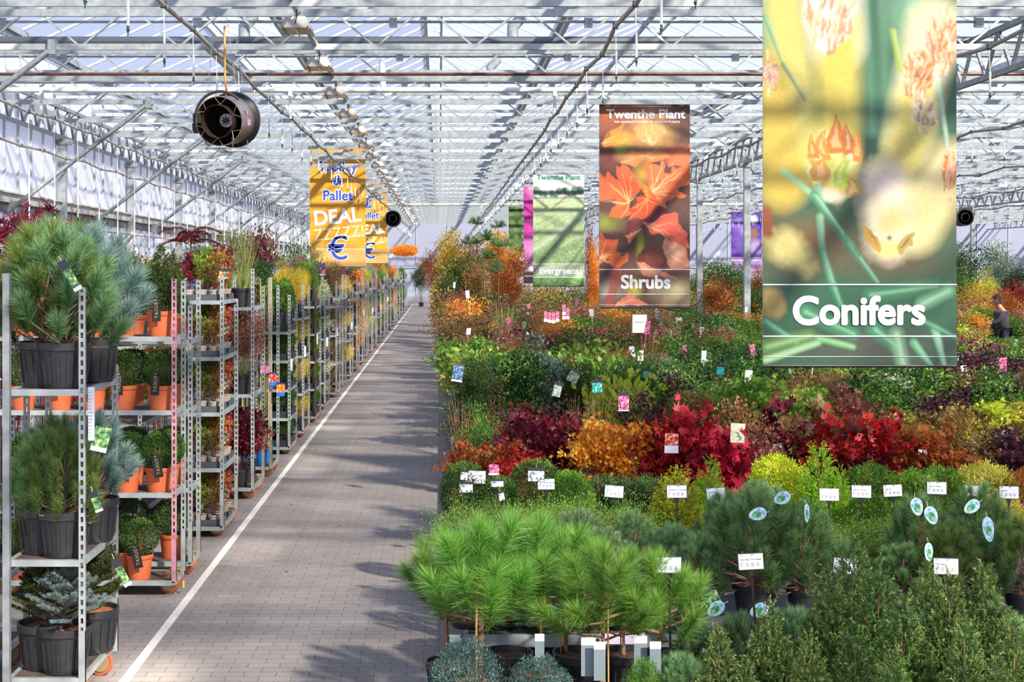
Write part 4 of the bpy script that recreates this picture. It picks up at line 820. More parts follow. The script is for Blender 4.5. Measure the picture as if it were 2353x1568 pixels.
# on the bench
BENCH = [('blackpine0', 'potted_pine', 1735, 1110, 9.3, .94, 'blackpine', 1.15, 'big dark green pine behind the white price sign with an oval tag'), ('blackpine1', 'potted_pine', 1848, 1140, 9.25, .94, 'blackpine', .9, 'upright pine in a visible black pot with an oval tag'),
    ('blackpine1', 'potted_pine', 1602, 1215, 9.3, .94, 'potpine', .68, 'narrow grey green pine left of the big price sign'), ('blackpine0', 'potted_pine', 1545, 1195, 9.7, .94, 'potpine', .65, 'pine behind the half hidden price card'), ('mugo0', 'potted_pine', 1265, 1165, 9.5, .68, 'mugo', 1.0, 'mound of short needled mountain pine, middle left of the bench'),
    ('mugo1', 'potted_pine', 1385, 1190, 9.35, .68, 'mugo', .95, 'mound of short needled mountain pine left of the narrow pines'), ('mugo0', 'potted_pine', 1330, 1150, 9.9, .68, 'mugo', .9, 'short needled mountain pine rising behind the two mounds'), ('mugo1', 'potted_pine', 1170, 1155, 9.6, .68, 'mugo', .75, 'mountain pine with pale buds near the green picture tag'), ('mugo0', 'potted_pine', 1070, 1175, 9.5, .68, 'mugo', .62, 'pale tipped mountain pine at the aisle edge of the bench'),
    ('blackpine0', 'potted_pine', 1455, 1165, 10.0, .94, 'potpine', .62, 'soft grey pine below the white card in the uprights'), ('blackpine1', 'potted_pine', 1665, 1120, 10.1, .94, 'potpine', .7, 'grey green pine behind the narrow pine'), ('blackpine1', 'potted_pine', 1940, 1235, 9.4, .94, 'blackpine', .8, 'dark pine behind the tallest dwarf spruce'),
    ('blackpine0', 'potted_pine', 2115, 1125, 9.6, .94, 'blackpine', .85, 'dark pine carrying the largest oval tag'), ('blackpine1', 'potted_pine', 2180, 1195, 9.2, .94, 'olivepine', .85, 'bright green pine behind the right price sign'), ('blackpine0', 'potted_pine', 2250, 1100, 9.8, .94, 'blackpine', .85, 'dark pine in front of the yellow globes'), ('blackpine1', 'potted_pine', 2262, 1185, 9.3, .94, 'blackpine', .75, 'dark pine under the long oval tag'), ('potpine0', 'potted_pine', 2350, 1175, 9.3, .98, 'olivepine', .8, 'light green long needled pine at the right edge'), ('potpine1', 'potted_pine', 2075, 1240, 9.2, .98, 'blackpine', .7, 'dark pine just left of the right price sign'),
    ('blackpine0', 'potted_pine', 1745, 1095, 10.2, .94, 'potpine', .9, 'grey green pine tops above the big dark pine')]
BENCH += [('mat%d' % (j % 2), 'potted_pine', px, 1385+6*(j % 3), 9.05, .42, 'mugo', 1.0, 'low cushion pine on the bench edge behind the front trunks, %s from the left' % nth(j+1)) for j, px in enumerate((1075, 1165, 1255, 1345, 1435, 1525))]
for b in BENCH: front(b[0], b[1], b[8], b[2], b[3], b[4], b[5], b[6], BZ, b[7], group='pines on the front bench')
fe = [(1055, 1150), (1105, 1140), (1150, 1150), (1200, 1135), (1250, 1140), (1300, 1130), (1350, 1140), (1400, 1148), (1460, 1140), (1700, 1150), (1960, 1180), (2000, 1190), (2040, 1175), (2090, 1170), (2200, 1165), (2300, 1180)]
for j, (px, pt) in enumerate(fe):
    front('feather%d' % (j % 2), 'potted_yew', 'low feathery light green yew in the row before the clipped balls, %s from the aisle' % nth(j+1), px, pt, 10.2+.1*(j % 3), .54, 'feather', BZ, .85, group='low feathery conifers')
BALLS = [('taxball0', 1068, 1068, 11.0, .47, 'taxus', 1.25, 'potted_yew', 'round yew ball with price sign nearest the aisle'), ('taxball1', 1145, 1100, 10.9, .47, 'taxus', 1.15, 'potted_yew', 'round yew ball below the small green picture tag'), ('taxball1', 1233, 1062, 11.1, .47, 'taxus', 1.55, 'potted_yew', 'largest round yew ball behind the upright picture tag'), ('taxball0', 1305, 1087, 11.0, .47, 'globethuja', 1.35, 'potted_yew', 'lighter green yew ball right of the largest ball'),
    ('thujacone0', 1560, 1060, 10.8, .96, 'yellowthuja', 1.25, 'potted_thuja', 'bright yellow dwarf thuja behind a price sign'), ('thujacone1', 1525, 1085, 10.9, .96, 'yellowthuja', .75, 'potted_thuja', 'yellow thuja to the left of the brightest thuja'), ('thujacone1', 1632, 1040, 11.0, .96, 'limethuja', .95, 'potted_thuja', 'lime green pointed thuja left of the grey pines'), ('thujacone0', 1882, 1003, 11.0, .96, 'limethuja', 1.15, 'potted_thuja', 'tallest lime green pointed thuja'), ('thujacone1', 1930, 1060, 10.9, .96, 'limethuja', .7, 'potted_thuja', 'lime green thuja leaning on the tallest thuja'),
    ('globe1', 1785, 1050, 11.3, .53, 'yellowthuja', 1.1, 'potted_thuja', 'yellow tufted globe between the grey pine tops and the tallest thuja'), ('globe0', 2000, 1070, 11.2, .53, 'globethuja', 1.2, 'potted_thuja', 'round green thuja globe right of the tallest thuja'), ('globe1', 2100, 1083, 11.2, .53, 'globethuja', 1.05, 'potted_thuja', 'round green thuja globe, second of three'), ('globe0', 2163, 1076, 11.4, .53, 'globethuja', 1.05, 'potted_thuja', 'round green thuja globe, third of three'), ('globe1', 2262, 1066, 11.4, .53, 'goldthread', 1.3, 'potted_thuja', 'golden yellow globe near the right edge'), ('globe0', 2350, 1085, 11.3, .53, 'rust', 1.0, 'potted_thuja', 'coppery globe at the right edge'),
    ('globe0', 1995, 1135, 10.6, .53, 'globethuja', .8, 'potted_thuja', 'lower green globe below the first price card row'), ('globe1', 2290, 1140, 10.6, .53, 'goldthread', 1.0, 'potted_thuja', 'low yellowish spreading conifer at the right')]
for b in BALLS: front(b[0], b[7], b[8], b[1], b[2], b[3], b[4], b[5], BZ, b[6], group='round and pointed conifers')
for j, px in enumerate((1385, 1412, 1440, 1470, 1498)):
    front('upright%d' % (j % 2), 'potted_yew', 'upright dark green yew left of the yellow thuja, %s from the left' % nth(j+1), px, 1062+8*(j % 2), 11.2, .64, 'darkgreen', BZ, 1.0, group='upright yews')
AC = [('acer0', 1060, 995, 12.6, 'rust', .62), ('acer1', 1147, 1000, 12.6, 'rust', .68), ('acer0', 1195, 925, 13.0, 'darkred', .9), ('acer1', 1250, 915, 13.2, 'darkred', .95), ('acer1', 1210, 1020, 12.4, 'crimson', .8), ('acer0', 1305, 935, 13.3, 'darkred', .8), ('acer0', 1368, 945, 12.9, 'orange', .95), ('acer1', 1442, 948, 12.9, 'orange', .95), ('bigacer0', 1535, 955, 12.7, 'red', .85), ('bigacer1', 1600, 945, 12.8, 'crimson', .95), ('bigacer0', 1655, 985, 12.5, 'red', .75),
    ('sparse0', 1700, 925, 13.2, 'mix', .9), ('acer0', 1745, 960, 12.9, 'pinkmix', .8), ('bigacer1', 1795, 930, 13.3, 'darkred', .85), ('bigacer0', 1860, 925, 13.2, 'bronze', .8), ('bigacer1', 1925, 965, 12.8, 'red', .85), ('bigacer0', 1975, 985, 12.8, 'darkred', .8), ('bigacer1', 2040, 960, 12.9, 'red', .9), ('acer0', 2105, 965, 12.9, 'rust', .9), ('bigacer1', 2160, 990, 12.7, 'rust', .75), ('sparse1', 2215, 955, 13.2, 'orangegreen', .9), ('acer1', 2270, 975, 12.9, 'bronze', .9), ('acer0', 2330, 960, 13.0, 'purple', .95), ('acer1', 2375, 990, 12.6, 'purple', .9)]
for j, b in enumerate(AC):
    dsc = {'rust': 'rusty orange', 'darkred': 'dark red', 'crimson': 'bright crimson', 'orange': 'bright golden orange', 'red': 'deep red', 'mix': 'brown leaved', 'pinkmix': 'dull pink', 'bronze': 'bronze', 'orangegreen': 'orange and green', 'purple': 'purple'}[b[4]]
    front(b[0], 'potted_maple', '%s maple in the row behind the clipped conifers, %s from the aisle' % (dsc, nth(j+1)), b[1], b[2], b[3], 1.04, b[4], BZ, b[5], group='maples behind the conifers', stem=TWIGR if b[4] != 'rust' else TWIGG)
for j, (key, px, pt, d, lm, wx, hk, nm, lab) in enumerate((('hedge0', 1078, 778, 15.6, 'darkgreen', .95, 1.45, 'potted_holly', 'tall dark green holly block beside the aisle with berry picture'), ('hedge1', 1120, 785, 15.9, 'darkgreen', .8, 1.45, 'potted_holly', 'tall dark green holly right of the block beside the aisle'), ('twigs0', 1062, 880, 13.9, 'rust', .85, 1.2, 'twiggy_shrub', 'bare twiggy shrub at the aisle edge before the holly block'), ('twigs1', 1150, 880, 13.9, 'rust', .85, 1.2, 'twiggy_shrub', 'bare twiggy shrub left of the dark red maples'), ('fine0', 1110, 930, 13.6, 'green', .7, .98, 'potted_shrub', 'fine leaved green shrub between the twiggy shrubs'),
    ('climber0', 1205, 785, 15.7, 'darkgreen', .9, 1.55, 'potted_ivy', 'green climber column left of the grey green one'), ('climber1', 1248, 778, 15.9, 'greygreen', .95, 1.55, 'potted_ivy', 'grey green climber column with round leaves'), ('hedge0', 1300, 785, 16, 'darkgreen', .65, 1.45, 'potted_holly', 'slim dark holly with a grey picture tag'), ('hedge1', 1340, 800, 16, 'darkgreen', .6, 1.45, 'potted_holly', 'slim dark holly left of the lime shrub'), ('twigs0', 1325, 880, 14.6, 'mix', .9, 1.2, 'twiggy_shrub', 'brown twiggy shrub in front of the slim hollies'), ('twigs1', 1375, 885, 14.5, 'mix', .9, 1.2, 'twiggy_shrub', 'brown twiggy shrub in front of the lime shrub'),
    ('largeleaf0', 1418, 842, 15.5, 'lime', 1.05, 1.02, 'potted_shrub', 'bright lime yellow round leaved shrub'), ('shrub0', 1455, 815, 16.3, 'green', 1, .98, 'potted_shrub', 'green shrub with yellow edge behind the lime shrub'), ('sparse0', 1480, 890, 14.8, 'purple', .9, 1.15, 'potted_shrub', 'purple brown twiggy shrub right of the lime shrub'), ('sparse1', 1550, 830, 16.2, 'purple', 1.1, 1.15, 'potted_shrub', 'dark purple shrub behind the red maples'), ('acer0', 1590, 880, 15, 'mix', 1.0, 1.04, 'potted_maple', 'brown green maple behind the red maples'), ('acer1', 1665, 860, 15, 'greenacer', 1.0, 1.04, 'potted_maple', 'green feathery maple behind the red maples'), ('sparse0', 1690, 900, 14.3, 'mix', .8, 1.15, 'potted_shrub', 'bare branched shrub with a cream tag'),
    ('acer0', 1740, 845, 15.3, 'greenacer', 1.2, 1.04, 'potted_maple', 'light green maple left below the big pine banner'), ('acer1', 1800, 850, 15.2, 'greenacer', 1.2, 1.04, 'potted_maple', 'light green maple under the left half of the big banner'), ('acer1', 1865, 855, 15.5, 'mix', 1.1, 1.04, 'potted_maple', 'brownish maple under the middle of the big banner'), ('acer0', 1925, 858, 15.7, 'pinkmix', 1.1, 1.04, 'potted_maple', 'reddish maple under the middle of the big banner'), ('climber0', 1975, 850, 16.8, 'darkgreen', 1.1, 1.55, 'potted_ivy', 'dark climber left of the near steel column'), ('climber1', 2035, 850, 16.8, 'darkgreen', 1.1, 1.55, 'potted_ivy', 'dark climber just left of the near steel column'), ('climber0', 2090, 850, 26, 'darkgreen', 1.3, 1.55, 'potted_ivy', 'dark climber behind the near steel column'),
    ('climber1', 2165, 855, 17.2, 'green', 1.0, 1.55, 'potted_ivy', 'yellowish climber right of the near steel column'), ('climber0', 2225, 850, 17.2, 'bronze', 1.1, 1.55, 'potted_ivy', 'browning climber right of the big banner'), ('climber1', 2290, 855, 17, 'darkgreen', 1.1, 1.55, 'potted_ivy', 'dark climber near the right edge'), ('climber0', 2345, 850, 17, 'bronze', 1.1, 1.55, 'potted_ivy', 'browning climber at the right edge'), ('acer0', 2090, 930, 14.3, 'orangegreen', 1.1, 1.04, 'potted_maple', 'orange and green maple in front of the near steel column'), ('acer1', 2165, 925, 14.4, 'mix', 1.1, 1.04, 'potted_maple', 'mottled maple right of the near steel column'), ('acer0', 2235, 915, 14.4, 'orangegreen', 1.1, 1.04, 'potted_maple', 'yellow orange maple below the right climbers'), ('acer1', 2305, 905, 14.4, 'lime', 1.1, 1.04, 'potted_maple', 'yellow tipped maple near the right edge'), ('acer0', 2365, 905, 14.4, 'orangegreen', 1.1, 1.04, 'potted_maple', 'orange maple cut by the right edge'),
    ('acer1', 2030, 940, 14.2, 'pinkmix', 1, 1.04, 'potted_maple', 'pinkish maple left of the near steel column'), ('acer0', 1960, 945, 14.3, 'mix', 1, 1.04, 'potted_maple', 'mottled maple behind the deep red maples'))):
    front(key, nm, lab, px, pt, d, hk, lm, BZ, wx, group='shrubs behind the maples')
# ------------------------------------------------------------------ the field beyond, row by row
BINS = [1010, 1100, 1200, 1300, 1400, 1500, 1600, 1700, 1850, 2000, 2150, 2400]
K = {'g': ('shrub', 'green', 'green leafy shrub'), 'd': ('shrub', 'darkgreen', 'dark green shrub'), 'G': ('largeleaf', 'greenacer', 'large leaved light green shrub'), 'Y': ('shrub', 'lime', 'lime yellow shrub'), 'y': ('sparse', 'yellow', 'thin yellow shrub'), 'R': ('fine', 'red', 'fine red shrub'), 'r': ('acer', 'darkred', 'dark red maple'), 'O': ('sparse', 'orange', 'orange shrub'), 'B': ('largeleaf', 'brownleaf', 'brown leaved magnolia'), 'T': ('twigs', 'mix', 'bare twiggy shrub'), 'P': ('shrub', 'purple', 'purple shrub'), 'W': ('hydrangea', 'white', 'hydrangea with faded white heads'),
     'N': ('sparse', 'pinkmix', 'pinkish brown shrub'), 'M': ('fine', 'mix', 'mottled brown shrub'), 'a': ('acer', 'greenacer', 'light green maple'), 'o': ('acer', 'orangegreen', 'orange green maple'), 'w': ('fine', 'greygreen', 'grey green shrub'), 'c': ('largeleaf', 'crimson', 'crimson leaved shrub'), 'h': ('fine', 'green', 'fine leaved green shrub'), 'L': ('largeleaf', 'green', 'large leaved green shrub')}
BANDS = [(17.3, ['LR', 'Gg', 'RG', 'RNg', 'hg', 'hBg', 'gaP', 'gaM', 'aMg', 'dgM', 'dgP']), (21, ['RNO', 'GLy', 'GRg', 'BGR', 'BLw', 'Bwg', 'gdT', 'gdL', 'gMa', 'gWd', 'gPW']), (26, ['RTg', 'TGN', 'TMG', 'TLG', 'BMT', 'wNT', 'gdL', 'ghd', 'gMN', 'WgW', 'WgPN']), (33, ['NTM', 'PTN', 'NTO', 'dgN', 'MNR', 'NwR', 'gdN', 'ghN', 'MON', 'Gyg', 'gYN']), (42, ['MON', 'MNT', 'NMT', 'dMN', 'gMO', 'MgN', 'gdN', 'OMd', 'MNO', 'yON', 'ONg']), (56, ['yMN', 'dMN', 'gMN', 'MgO', 'MgN', 'dgM', 'Odg', 'dOM', 'dgM', 'yOM', 'ONg']), (120, ['yOg', 'dgy', 'dgO', 'Mgd', 'gMd', 'gdM', 'dgO', 'dOg', 'dg', 'dgy', 'gdO'])]
rowi = 0; d = 16.4; fr = random.Random(12); HB = {'shrub': .98, 'largeleaf': 1.03, 'sparse': 1.15, 'fine': .98, 'acer': 1.04, 'twigs': 1.2, 'hydrangea': .88}
NAMES = {'g': 'evergreen_shrub', 'd': 'evergreen_shrub', 'L': 'evergreen_shrub', 'w': 'evergreen_shrub', 'h': 'evergreen_shrub', 'G': 'leafy_shrub', 'Y': 'leafy_shrub', 'y': 'leafy_shrub', 'P': 'leafy_shrub', 'N': 'autumn_shrub', 'M': 'autumn_shrub', 'O': 'autumn_shrub', 'R': 'autumn_shrub', 'c': 'autumn_shrub', 'B': 'potted_magnolia', 'T': 'twiggy_shrub', 'W': 'potted_hydrangea', 'a': 'potted_maple', 'r': 'potted_maple', 'o': 'potted_maple'}
tagm = MB().box(-.035, .035, -.002, .002, -.09, .07).box(-.004, .004, -.002, .002, -.4, -.09).mesh('plant_label')
def pick(x, d):
    px = VX+x*F/d; bi = max([i for i, b in enumerate(BINS) if px >= b] or [0]); bi = min(bi, 10)
    row = [b for b in BANDS if d < b[0]][0][1][bi]; return fr.choice(row) if fr.random() < .84 else fr.choice('gdMNTha')
def height(key, x, d):
    H_ = {'twigs': 1.15, 'hydrangea': .95, 'sparse': 1.15, 'largeleaf': 1.1}.get(key, 1.0)*fr.uniform(.78, 1.14)*(1+.004*d); H_ = min(H_, 1.75)
    return H_*1.25 if x < 1.6 and d > 30 else H_
COLX = (8.45, 25.3, 40.5); COLY = [24.9+7.1*j for j in range(12)]
while d < 46:
    rowi += 1; sp = .54+.014*d; x = .48 if rowi % 2 else .62; ci = 0
    while x < .415*d+.6:
        if not any(abs(x-cx) < .42 and min(abs(d-cy) for cy in COLY) < .45 for cx in COLX):
            ci += 1; k_ = pick(x, d); key, lm, desc = K[k_]; H_ = height(key, x, d); px_ = VX+x*F/d
            if 2215 < px_ < 2400 and 24 < d < 37: H_ = min(H_, 2.24-.0459*d); k_, (key, lm, desc) = ('g', K['g']) if d > 30 else (k_, (key, lm, desc)); H_ = max(H_, .5)
            if abs(px_-2292) < 30 and 35 < d < 37.2: x += sp; continue
            wx = sp*fr.uniform(1.12, 1.35)/.72
            v = fr.randint(0, 1) if key != 'hydrangea' else 0
            t = put(key+str(v), NAMES[k_], '%s, %s row of the shrub field, %s from the aisle' % (desc, nth(rowi), nth(ci)), (x+fr.uniform(-.06, .06), d+fr.uniform(-.1, .1), BZ), LM[lm], None, None, [TWIGM, TWIGR, TWIGG][fr.randint(0, 2)], group='shrub field row %s' % nth(rowi), s=(wx, wx, H_/HB[key]), rnd=fr)
            if fr.random() < .17 and not (2230 < px_ < 2350 and d > 26):
                o = obj('plant_label', tagm, fr.choice([WHITE, WHITE, WHITE, PIC_PINK, PICM]), t, (0, 0, HB[key]*fr.uniform(.92, 1.05))); o.rotation_euler = (0, fr.uniform(-.2, .2), -t.rotation_euler.z+fr.uniform(-.4, .4)); o.scale = (1/wx*fr.uniform(1, 1.5), 1/wx, HB[key]/H_*fr.uniform(.9, 1.3))
        x += sp
    d += sp*1.3+.05
# the countless shrubs further back stand as one mass
fd = np.random.default_rng(44); V_, C_l = [], []; SV = []
COLS = {k: [np.array(n.color[:3]) for n in [m for m in LM[v[1]].node_tree.nodes if m.type == 'VALTORGB'][0].color_ramp.elements] for k, v in K.items()}
while d < 98:
    sp = .75+.012*d; x = .5
    while x < .415*d+.8:
        if not any(abs(x-cx) < .5 and min(abs(d-cy) for cy in COLY) < .5 for cx in COLX):
            k_ = pick(x, d); H_ = height(K[k_][0], x, d); n = int(430*45/d) if k_ != 'T' else 60; p_, dd = blob_pts(n, fd, .6); R_ = sp*.62; lump = 1+.22*np.sin(dd[:, 0]*5+x*9)*np.cos(dd[:, 1]*6+d)
            P = np.stack([x+p_[:, 0]*R_*lump, d+p_[:, 1]*R_*lump, BZ+.2+(H_-.2)*(.5+.5*p_[:, 2]*lump)], 1); D = unit(dd+fd.normal(size=(n, 3))*.8)
            q = leaves(P, D, .07+.0006*d, .045, fd, 'leaf'); V_.append(q); cs = COLS[k_]; tt = fd.random(n); C_l.append(np.array(cs)[np.clip((tt*3).astype(int), 0, 2)]*fd.uniform(.8, 1.2))
        x += sp
    d += sp*1.25
fm = FB().add(np.concatenate(V_), np.zeros(sum(len(v) for v in V_))).mesh('distant_shrubs'); ca = fm.attributes.new('leafcol', 'FLOAT_COLOR', 'CORNER')
cc = np.repeat(np.concatenate(C_l), 4, 0); ca.data.foreach_set('color', np.concatenate([cc, np.ones((len(cc), 1))], 1).astype(np.float32).ravel())
dm = bpy.data.materials.new('mixed_leaves'); dm.use_nodes = True; an = dm.node_tree.nodes.new('ShaderNodeAttribute'); an.attribute_name = 'leafcol'; dm.node_tree.links.new(an.outputs['Color'], dm.node_tree.nodes['Principled BSDF'].inputs['Base Color']); dm.node_tree.nodes['Principled BSDF'].inputs['Roughness'].default_value = .5
tr_ = dm.node_tree.nodes.new('ShaderNodeBsdfTranslucent'); mx_ = dm.node_tree.nodes.new('ShaderNodeMixShader'); mx_.inputs[0].default_value = .4; dm.node_tree.links.new(an.outputs['Color'], tr_.inputs[0]); dm.node_tree.links.new(dm.node_tree.nodes['Principled BSDF'].outputs[0], mx_.inputs[1]); dm.node_tree.links.new(tr_.outputs[0], mx_.inputs[2]); dm.node_tree.links.new(mx_.outputs[0], dm.node_tree.nodes['Material Output'].inputs[0])
o = obj('distant_shrubs', fm, dm); tag(o, 'mass of mixed green, brown and red shrubs far back in the field', 'shrubs', kind='stuff')
# ------------------------------------------------------------------ trees far right of the aisle and at the back
FAR = [(1025, 525, 62, 'talltree', 'yellow', 'yellow leaved tree beside the far aisle', .8), (1045, 505, 55, 'talltree', 'yellow', 'tall yellow green tree right of the far aisle', .9), (1075, 530, 50, 'talltree', 'mix', 'brown green tree right of the far aisle', .9), (1150, 510, 54, 'talltree', 'orange', 'orange tree behind the pine with tufted crown', 1.0), (1140, 520, 60, 'talltree', 'yellow', 'yellow orange tree behind the tufted pine', 1.0), (1025, 600, 48, 'talltree', 'darkgreen', 'dark tree at the aisle edge far back', .7), (1060, 575, 46, 'talltree', 'green', 'green tree left of the tufted pine', .8), (1090, 560, 44, 'talltree', 'mix', 'mottled tree in front of the tufted pine', .7), (1180, 560, 50, 'talltree', 'rust', 'rusty tree left of the green banner', .8),
    (1358, 495, 42, 'talltree', 'rust', 'red brown tree right of the evergreens banner', .3), (1365, 540, 40, 'talltree', 'orange', 'orange tree left of the shrubs banner', .28), (1625, 585, 52, 'talltree', 'green', 'green tree right of the shrubs banner', 1.1), (1665, 590, 50, 'talltree', 'darkgreen', 'dark green tree between the columns', 1.1), (1650, 620, 46, 'talltree', 'rust', 'orange red bush between the columns', .9), (1695, 600, 52, 'talltree', 'green', 'green tree left of the purple banner', .9), (1735, 640, 44, 'talltree', 'darkgreen', 'dark bush under the purple banner', .8), (1745, 605, 47, 'talltree', 'rust', 'brown leaved tree before the purple banner', .6),
    (2215, 540, 60, 'talltree', 'darkgreen', 'dark tree by the far fan', 1.3), (2290, 545, 70, 'talltree', 'greygreen', 'pale airy tree far right', 1.4), (2265, 605, 52, 'talltree', 'lime', 'yellow cloud shaped conifer far right', .6), (2330, 600, 55, 'talltree', 'darkgreen', 'dark rounded bush far right', 1.0), (2345, 635, 48, 'talltree', 'red', 'red bush above the person', 1.0), (2240, 640, 50, 'talltree', 'yellow', 'yellowing tree right of the big banner', 1.0), (2205, 600, 56, 'talltree', 'green', 'green tree right of the big banner edge', 1.0), (2315, 660, 44, 'talltree', 'rust', 'rusty tree behind the person', .9)]
for j, (px, pt, d, key, lm, lab, wx) in enumerate(FAR):
    put(key+str(j % 2), 'potted_tree', lab, (X_(px, d), d, BZ), LM[lm], cat='potted tree', group='trees beyond the shrub field', s=(wx, wx, (Z_(pt, d)-BZ)/2.7))
for j, (px, pt) in enumerate(((1095, 497), (1145, 505))):
    put('pompine0', 'potted_pine', 'tall pine with tufted clusters right of the far aisle, %s one' % ('left', 'right')[j], (X_(px, 45), 45, BZ), LM['blackpine'], cat='potted tree', group='tufted pines', s=(.9, .9, (Z_(pt, 45)-BZ)/3.95))
put('umbrella0', 'potted_tree', 'tree with a flat orange roof shaped crown at the end of the trolleys', (X_(930, 88), 88, 0), LM['orange'], cat='potted tree', s=(.75, .75, Z_(566, 88)/3.4))
put('talltree0', 'potted_tree', 'dark olive tree in a black pot at the end of the aisle', (X_(968, 96), 96, 0), LM['darkgreen'], cat='potted tree', s=(1, 1, Z_(597, 96)/2.7))
put('talltree1', 'potted_tree', 'slim tree with reddish top and white card at the end of the aisle', (X_(997, 94), 94, 0), LM['rust'], cat='potted tree', s=(1.3, 1.3, Z_(562, 94)/2.7))
put('hedge1', 'potted_tree', 'dark green columnar plant low at the end of the aisle', (X_(1003, 90), 90, 0), LM['darkgreen'], cat='potted tree', s=(1.1, 1.1, 1.4))
o = obj('white_card', MB().box(-.2, .2, 0, .01, 0, .2), WHITE, None, at(997, 682, 89.5)); tag(o, 'small white card in front of the pot at the end of the aisle', 'card')
# ------------------------------------------------------------------ signs and tags in the field
def lines_mesh(seed, W, Hh):
    r = random.Random(seed); m = MB()
    for y, n in ((.42, 2), (.35, 2), (-.02, 1), (-.12, 4), (-.2, 4), (-.28, 4)):
        for q in range(n): x0 = -W*.44+q*W*.88/n; m.box(x0, x0+W*r.uniform(.08, .16), -.0065, -.0055, y*Hh, y*Hh+Hh*.035)
    return m.mesh('small_print')
LN = lines_mesh(1, .15, .1); txc = {}
def sign(px, py, wpx, label, text=None, tilt=0.0, W=.15, d=None, yaw=0.0, zb=BZ):
    d = d or F*W/wpx; d2 = min(d, F*1.62/(py-VY)); W *= d2/d; d = d2; p = at(px, py, d); Hh = W*.62; t = thing('price_sign', label, 'price sign', p, 0, 'white price signs on dark stakes'); t.rotation_euler = (-.12, tilt, yaw)
    obj('holder', MB().box(-W/2-.004, W/2+.004, -.004, .006, -Hh/2-.004, Hh/2+.004), SIGNB, t); obj('card', MB().box(-W/2, W/2, -.0055, -.004, -Hh/2, Hh/2), WHITE, t)
    obj('small_print', LN, GREYT, t).scale = (W/.15, 1, W/.15)
    if text:
        if text not in txc: txc[text] = text_mesh(text, .0125, .0002, .0, 'LEFT')
        obj('lettering', txc[text], INK, t, (-W*.44, -.0066, Hh*.1))
    h = max(.1, p.z-zb-.02); obj('stake', MB().add([(-.02, .001, -Hh/2), (.02, .001, -Hh/2), (.006, .001, -Hh/2-.05), (-.006, .001, -Hh/2-.05), (-.02, .006, -Hh/2), (.02, .006, -Hh/2), (.006, .006, -Hh/2-.05), (-.006, .006, -Hh/2-.05)], [(0, 1, 2, 3), (4, 7, 6, 5), (0, 4, 5, 1), (1, 5, 6, 2), (2, 6, 7, 3), (3, 7, 4, 0)]).box(-.006, .006, .001, .006, -h, -Hh/2-.04), BLACKM, t)
sign(1725, 1291, 60, 'largest white price sign with black stake in front of the big dark pine', "Pinus nigra 'Pyramidalis'", -.05, d=8.75)
sign(2173, 1302, 58, 'white price sign behind a dwarf spruce tip at the lower right', "Pinus nigra", .03, d=8.8)
sign(1942, 1301, 50, 'white price sign mostly hidden by dwarf spruces', "Pinus nigra", .1, d=9.0)
sign(1537, 1299, 58, 'white price sign half hidden by the fourth long needled pine', "Pinus nigra", 0, d=8.85)
sign(1093, 1097, 45, 'white price sign on the yew ball beside the aisle', "Taxus media 'Groenland'", .02)
sign(1255, 1113, 38, 'white price sign below the green leaf picture tag', "Taxus media 'Groenland'", .0)
sign(1411, 1130, 42, 'white price sign before the upright dark yews', "Taxus", .08)
sign(1555, 1130, 45, 'white price sign in front of the yellow thuja', "Platycladus or. 'Aurea Nana'", 0)
sign(1645, 1135, 42, 'tilted white price sign before the lime green thuja', "Platycladus", -.08)
sign(1905, 1137, 44, 'blank looking white price sign under the tallest thuja', None, .02)
sign(1979, 1130, 44, 'white price sign before the first green globe', "Thuja occ. 'Danica'", .03)
sign(2051, 1128, 42, 'white price sign half covered by dark needles', "Thuja occ.", -.04)
sign(2152, 1122, 44, 'white price sign between the second and third green globes', "Thuja occ. 'Danica'", .03)
sign(2237, 1128, 38, 'white price sign behind a dark pine tip before the golden globe', "Thuja occ.", .06)
sign(2318, 1132, 44, 'white price sign before the golden globe at the right edge', "Thuja occ.", .03)
for j, (px, py, w_) in enumerate(((1060, 947, 28), (1160, 950, 26), (1195, 1028, 36), (1312, 1020, 34), (1475, 1030, 34), (1785, 1028, 26), (2066, 958, 28), (2000, 1030, 22), (2120, 1040, 20), (2300, 1000, 30), (1848, 925, 20), (1505, 900, 22), (1320, 828, 14), (1550, 860, 14), (1250, 735, 12), (1215, 722, 12), (1190, 715, 12), (1560, 735, 14), (1545, 720, 12), (2210, 735, 10), (2250, 722, 10), (2310, 748, 10), (1180, 660, 10), (1305, 665, 9), (2025, 915, 16), (1630, 740, 12))):
    sign(px, py, w_, 'white card standing among the shrubs, %s of the scattered cards by size' % nth(j+1), None, (.1, -.1, .2, 0)[j % 4], W=.16)
OV = None
def oval(px, py, d, rot, label, w_=.078, h=.13, yaw=0.0):
    t = thing('oval_tag', label, 'plant label', at(px, py, d), 0, 'oval picture tags on the pines'); t.rotation_euler = (-.1, rot, yaw)
    def ov(k, y0, y1):
        m = MB(); V = []; n = 24
        for y in (y0, y1):
            for q in range(n): a = 2*PI*q/n; r = 1+.16*math.sin(a); V.append((w_/2*k*math.cos(a)*r, y, h/2*k*math.sin(a)))
        return m.add(V, [tuple(range(n)), tuple(range(2*n-1, n-1, -1))]+[(q, n+q, n+(q+1) % n, (q+1) % n) for q in range(n)])
    obj('card', ov(1, -.001, .001), WHITE, t); obj('picture', ov(.93, -.0022, -.001), OVM, t); obj('crown_picture', MB().lathe([(0, -.0005), (w_*.30, -.0005), (w_*.30, .0005), (0, .0005)], 14).mesh('crown_picture'), OVG, t, (0, -.003, -h*.06), (PI/2, 0, 0)).scale = (.9, 1.35, 1)
    obj('tie', MB().tube([(0, 0, h/2), (.01, .02, h/2+.03)], .0015, 4), WHITE, t)
